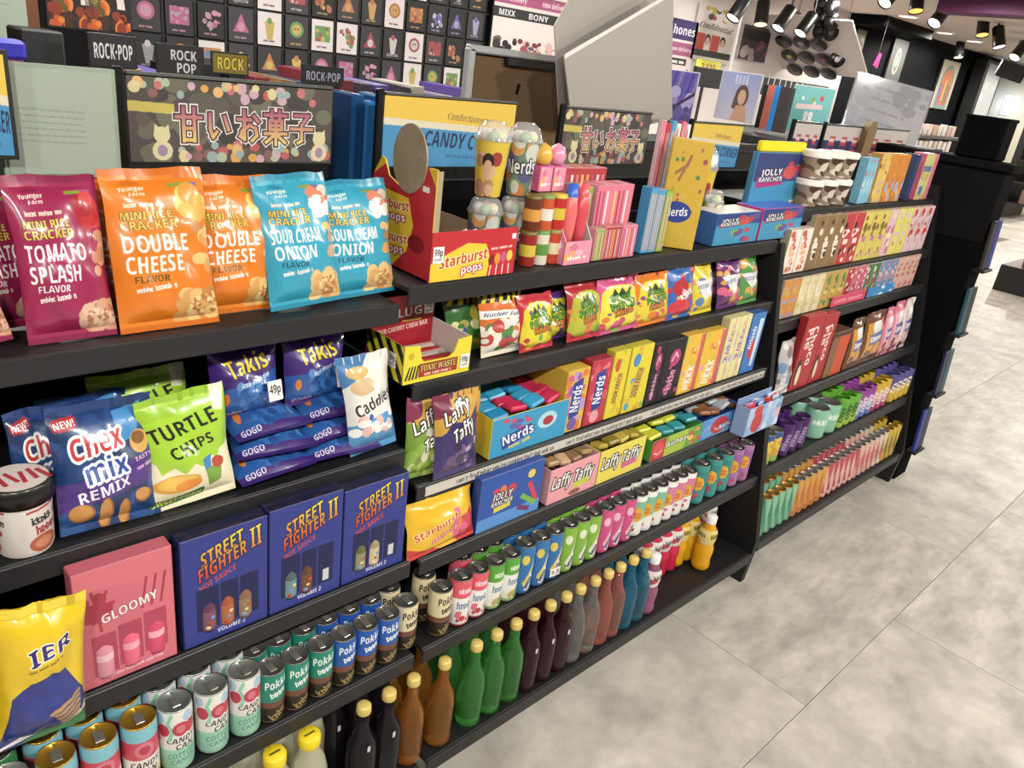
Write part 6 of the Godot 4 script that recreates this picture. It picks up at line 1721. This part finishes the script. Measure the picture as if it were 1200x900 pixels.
	for q in [["coral pink record sleeve seen at a slant", "c86a60", 5.4141, -3.0], ["bright blue record sleeve seen at a slant", "2a8ad8", 5.3723, -2.92], ["dark record sleeve between the blue and teal ones", "3a3436", 5.3384, -2.86], ["black record sleeve right of the portrait one", "1a181c", 5.4525, -3.06]]:
		one("record_sleeve", q[0], "record", box(Vector3(0.05, 0.3, 0.09), 0.003), cm(q[1], 0.4), Vector3(q[2], 1.23, q[3]), Vector3(0, 0, 0), "record sleeves facing along the aisle")
	var o := thing("record_rack", "black record rack under the sleeves that face along the aisle", "rack", Vector3(6.4, 0, -3.1))
	part(o, "rack_base", box(Vector3(2.8, 1.2, 1.1), 0.004), cm("161618", 0.6))
	for k2 in 9: part(o, "divider_pin", rod(Vector3(0, 0, 0), Vector3(0, 0.1, 0), 0.004), cm("d8d4d4", 0.4), Vector3(-0.2 + k2 * 0.06, 1.5, -0.52 + k2 * 0.02))
	part(o, "header_rail", box(Vector3(2.2, 0.14, 0.03), 0.003), cm("202024", 0.5), Vector3(0, 1.45, -0.53))
	o = thing("print_folder", "clear folder of pale prints propped behind the far unit", "folder", Vector3(4.3333, 1.3151, -1.75))
	o.rotation_degrees = Vector3(-8, -38, -6)
	part(o, "folder_sheet", panel(0.42, 0.3, "folder"), pm("paper", "folder"))
	part(o, "clear_sleeve", box(Vector3(0.44, 0.32, 0.004), 0.001), clear("f4f6fa", 0.12), Vector3(0, -0.01, 0.006))
	part(o, "support_leg", box(Vector3(0.03, 1.3351, 0.02), 0.002), cm("2a2a2c", 0.5), Vector3(0, -1.3351, -0.03), Vector3(8, 0, 6))
	part(o, "backing", box(Vector3(0.44, 0.32, 0.004), 0.001), cm("8a8a94", 0.6), Vector3(0, -0.01, -0.006))
	# black stand at the end of the run with books on its aisle side
	o = thing("display_stand", "tall black display stand at the end of the shelving run", "stand", Vector3(3.475, 0, -1.14))
	part(o, "stand_body", box(Vector3(0.13, 1.33, 0.54), 0.004), cm("0b0b0d", 0.75))
	part(o, "stand_top", box(Vector3(0.16, 0.03, 0.58), 0.004), cm("0f0f11", 0.75), Vector3(0, 1.33, 0))
	part(o, "top_band", box(Vector3(0.006, 0.26, 0.54), 0.002), cm("121214", 0.75), Vector3(-0.067, 1.06, 0))
	for q in [[0.9, 0.16], [0.98, 0.1], [0.78, 0.2], [0.69, 0.12], [0.6, 0.14], [0.46, 0.2], [0.3, 0.14]]: part(o, "side_slot", box(Vector3(0.006, 0.022, q[1]), 0.002), cm("2c2c30", 0.4, 0.3), Vector3(-0.067, q[0], 0.04))
	part(o, "bright_slot", box(Vector3(0.006, 0.014, 0.09), 0.002), cm("8a8a8c", 0.4, 0.3), Vector3(-0.068, 0.84, 0.08))
	for q in 4: part(o, "book_ledge", box(Vector3(0.11, 0.012, 0.045), 0.003), cm("141416", 0.5, 0.2), Vector3(-0.005, 0.14 + q * 0.27, 0.292))
	for q in 4:
		for j in 2: one("thin_book", "thin %s book on the %s ledge of the black stand, %s one" % [["blue", "navy", "teal", "grey"][(q + j) % 4], ["lowest", "second", "third", "highest"][q], ["near", "far"][j]], "book", box(Vector3(0.05, 0.19, 0.012), 0.002), cm(["1c2a80", "141a40", "1c4a58", "26262a"][(q + j) % 4], 0.4), Vector3(3.44 + j * 0.052, 0.1525 + q * 0.27, -0.843), Vector3(-4, 0, 0), "thin books on the black stand")
	o = thing("black_case", "black speaker like case standing on the black display stand", "case", Vector3(3.475, 1.361, -1.0))
	part(o, "case_body", box(Vector3(0.12, 0.15, 0.15), 0.006), cm("060608", 0.75))
	part(o, "case_rim", box(Vector3(0.126, 0.012, 0.156), 0.003), cm("0c0c0e", 0.75), Vector3(0, 0.142, 0))
	# disc case shelves on the far side
	o = thing("case_rack", "dark rack with two shelves of pale disc cases", "rack", Vector3(11.3, 0, -4.15))
	part(o, "rack_base", box(Vector3(2.6, 0.95, 0.4), 0.004), cm("1a181c", 0.6))
	part(o, "rack_back", box(Vector3(2.6, 1.32, 0.03), 0.004), cm("221c20", 0.6), Vector3(0, 0, -0.2))
	for s in [0.95, 1.16]: part(o, "rack_shelf", box(Vector3(2.6, 0.04, 0.36), 0.003), cm("201a1e", 0.5), Vector3(0, s, 0))
	rng.seed = 41
	for s in 2:
		for j in 14: one("disc_case", "pale disc case on the %s shelf of the far rack, %s from the left" % [["lower", "upper"][s], NTH[j]], "disc case", box(Vector3(0.13, 0.13 + rng.randf() * 0.02, 0.06), 0.004), cm(["d8ccc8", "c8b0ac", "dcc4c4", "b8988c", "d4d4d8"][rng.randi() % 5], 0.25), Vector3(10.12 + j * 0.18, 1.0 + s * 0.21 - 0.01, -4.05), Vector3.ZERO, "disc cases on the far rack")
	one("pink_bag", "folded pink plastic bag on top of the far disc rack", "bag", box(Vector3(0.5, 0.16, 0.2), 0.05), cm("b8486c", 0.35), Vector3(10.5, 1.362, -4.1), Vector3(0, 0, 4))
	one("pink_bow", "small bright pink bow shaped toy beside the arched poster", "toy", prism([-0.14, 0.0, -0.02, 0.08, 0.0, 0.24, 0.06, 0.1, 0.16, 0.16, 0.1, 0.0], 0.06), cm("d02c6c", 0.4), Vector3(10.3, 1.36, -4.3))
	o = thing("pink_ribbon", "loop of pink ribbon hanging above the clear folder", "ribbon", Vector3(10.4377, 1.8251, -4.5))
	part(o, "hanging_thread", rod(Vector3(0, 0.25, -0.01), Vector3(0, 0.6749, -0.01), 0.003), cm("3a3238", 0.5))
	part(o, "ribbon_loop", prism([-0.06, 0.1, 0.02, 0.25, 0.06, 0.25, 0.05, 0.08, 0.02, 0.08, 0.02, 0.2, -0.03, 0.1], 0.02), cm("c03070", 0.4))
	# framed posters on the black wall
	for q in [["poster gold", "framed gold and grey poster nearest the records", [10.8287, 2.1463], 0.26, 0.4], ["poster ring", "dark poster with a pale ring emblem", [12.1602, 2.0494], 0.5, 0.62], ["poster arch", "tall poster of coloured figures under an arch", [14.3210, 1.9076], 0.75, 0.72]]:
		board("framed_poster", q[1], "poster", q[2][0], q[2][1] - q[4] / 2, -4.97, q[3], q[4], q[0], 0.0, "framed posters on the black wall", 0.03, "26262a")
	o = thing("glass_case", "tall glass fronted case with a grey poster at the end of the black wall", "cabinet", Vector3(15.7024, 0, -4.85))
	part(o, "case_frame", box(Vector3(0.9, 2.4, 0.2), 0.004), cm("141418", 0.5))
	part(o, "grey_poster", panel(0.66, 0.9, "poster grey"), pm("paper", "poster grey"), Vector3(0, 1.45, 0.104))
	part(o, "glass_door", box(Vector3(0.72, 1.6, 0.008), 0.001), clear("dfe8f4", 0.16), Vector3(0, 0.75, 0.112))
	one("wall_light_panel", "bright bluish lit panel at the far right wall", "light panel", box(Vector3(0.02, 0.34, 0.14), 0.004), lit("bfe0ff", 1.6), Vector3(17.03, 1.6, -4.75))
	var al := OmniLight3D.new()
	al.name = "panel_light"
	al.light_color = Color(0.75, 0.87, 1.0)
	al.light_energy = 0.15
	al.light_size = 0.15
	al.omni_range = 20.0
	al.omni_attenuation = 2.0
	al.shadow_enabled = true
	al.position = Vector3(16.9, 1.77, -4.75)
	add_child(al)
	o = thing("ceiling_speaker", "black speaker box hanging under the ceiling at the far right", "speaker", Vector3(12.5127, 2.0276, -3.6))
	part(o, "speaker_body", box(Vector3(0.26, 0.2, 0.34), 0.01), cm("1c1c1e", 0.5), Vector3.ZERO, Vector3(12, 20, 8))
	part(o, "speaker_rod", rod(Vector3(0, 0.15, 0), Vector3(0, 0.4724, 0), 0.008), cm("2a2a2c", 0.4))
	# purple bulkhead, dark beam, spotlights
	struct("trim_51", box(Vector3(0.3, 0.16, 6.0), 0.004), cm("5c2452", 0.6), Vector3(8.3, 2.345, -0.12), "purple painted bulkhead under the ceiling")
	struct("trim_52", box(Vector3(1.6, 0.12, 0.5), 0.004), cm("0c0c10", 0.7), Vector3(11.2, 2.38, -4.78), "black beam at the top of the far wall")
	spots()
	# low table at the right edge and shelf of goods behind
	o = thing("low_table", "low black display table with a red topped box at the right edge", "table", Vector3(8.8810, 0, -1.6970))
	part(o, "table_body", box(Vector3(0.7, 0.25, 0.5), 0.006), cm("16161a", 0.5))
	part(o, "red_box", box(Vector3(0.36, 0.16, 0.26), 0.006), cm("b03040", 0.4), Vector3(0.05, 0.25, 0))
	o = thing("goods_shelf", "dark wall shelf of small colourful goods at the right edge", "shelving", Vector3(15.7709, 0, -3.6))
	part(o, "shelf_body", box(Vector3(1.4, 1.5, 0.1), 0.006), cm("1e1a1c", 0.6), Vector3(0, 0, -0.2))
	for s in 4:
		part(o, "shelf", box(Vector3(1.4, 0.03, 0.36), 0.003), cm("242024", 0.5), Vector3(0, 0.25 + s * 0.34, 0))
	for s in 4:
		for j in 5: one("goods_box", "small goods box on the %s right edge shelf, %s from the left" % [["lowest", "second", "third", "highest"][s], NTH[j]], "box", box(Vector3(0.2, 0.22, 0.12), 0.004, "comics", S("8a6a58")), pm("box", "comics"), Vector3(15.7709 - 0.5 + j * 0.25, 0.281 + s * 0.34, -3.5), Vector3.ZERO, "goods on the right edge shelf")

func record(label: String, group: String, at: Vector3, b: Basis, centre: String, r: float) -> Node3D:
	var d := thing("vinyl_record", label, "record", at, group)
	d.basis = b
	part(d, "disc", lathe([0.0001, 0.0, r * 0.98, 0.0, r, 0.003, r * 0.98, 0.005, 0.0001, 0.005], 32), cm("141418", 0.25), Vector3.ZERO, Vector3(90, 0, 0))
	part(d, "centre_label", lathe([0.0001, 0.0, r * 0.34, 0.0, r * 0.34, 0.0015, 0.0001, 0.0015], 20), cm(centre, 0.5), Vector3(0, 0, 0.0052), Vector3(90, 0, 0))
	return d

func spots() -> void:
	# [x, y, z of the lamp face, tilt about Z and X, rim colour, words]
	var list := [[[8.4135, 2.3525], -3.4, -14.0, -16.0, "ffb050", "amber faced black spotlight head at the top, third from the right of the front group"], [[8.6722, 2.2833], -3.3, -38.0, 10.0, "fff4e8", "black spotlight tilted left with a white face beside the purple bulkhead"], [[7.9014, 2.3563], -3.5, -40.0, 10.0, "fff4e8", "black spotlight cut by the top edge, left of the amber one"], [[10.4249, 2.3520], -3.4, -14.0, -18.0, "ffb860", "short black spotlight with an amber rim under the bulkhead"], [[10.4783, 2.2483], -3.2, -8.0, -24.0, "f0e8ff", "black spotlight with a bluish white face, longest at the right"], [[11.4552, 2.2180], -3.3, -36.0, 10.0, "ffe8d0", "black spotlight tilted left at the right frame edge"], [[13.4128, 2.2726], -4.6, -12.0, -14.0, "ffd8c0", "small black spotlight over the arched poster"], [[7.5211, 2.0433], -4.3, -30.0, 8.0, "fff4e8", "black spotlight with a white rim left of the records"], [[7.9746, 2.0456], -4.3, -32.0, 8.0, "fff0d0", "black spotlight with a cream rim above the records"], [[7.3649, 2.0497], -4.4, -14.0, -14.0, "ffd8a0", "black spotlight with an amber rim, second of the record wall group"], [[6.8533, 2.0500], -4.4, -30.0, 8.0, "fff4e8", "black spotlight over the portrait board, leftmost of the group"]]
	for q in list:
		var o := thing("track_spotlight", q[5], "spotlight", Vector3(q[0][0], q[0][1], q[1]), "black track spotlights")
		var h := 0.24
		var tilt := Basis.from_euler(Vector3(deg_to_rad(q[3]), 0, deg_to_rad(q[2])))
		var head := part(o, "lamp_head", lathe([0.05, h, 0.062, h * 0.94, 0.066, 0.02, 0.07, 0.0, 0.064, 0.004, 0.06, 0.03], 20), cm("141417", 0.35, 0.2))
		head.basis = tilt
		var face := part(o, "lamp_face", lathe([0.0001, 0.012, 0.062, 0.012], 20), lit(q[4], 2.6))
		face.basis = tilt
		var top: Vector3 = tilt * Vector3(0, h, 0)
		part(o, "stem", rod(top, Vector3(top.x, 2.5 - q[0][1], top.z), 0.01), cm("1c1c1f", 0.4))
		var l := SpotLight3D.new()
		l.name = "lamp_light"
		l.light_color = Color.html(q[4])
		l.light_energy = 1.5
		l.light_size = 0.06
		l.spot_angle = 35.0
		l.spot_range = 12.0
		l.spot_attenuation = 2.0
		l.shadow_enabled = true
		l.transform = Transform3D(tilt * Basis(Vector3.RIGHT, -PI / 2), tilt * Vector3(0, -0.02, 0))
		o.add_child(l)
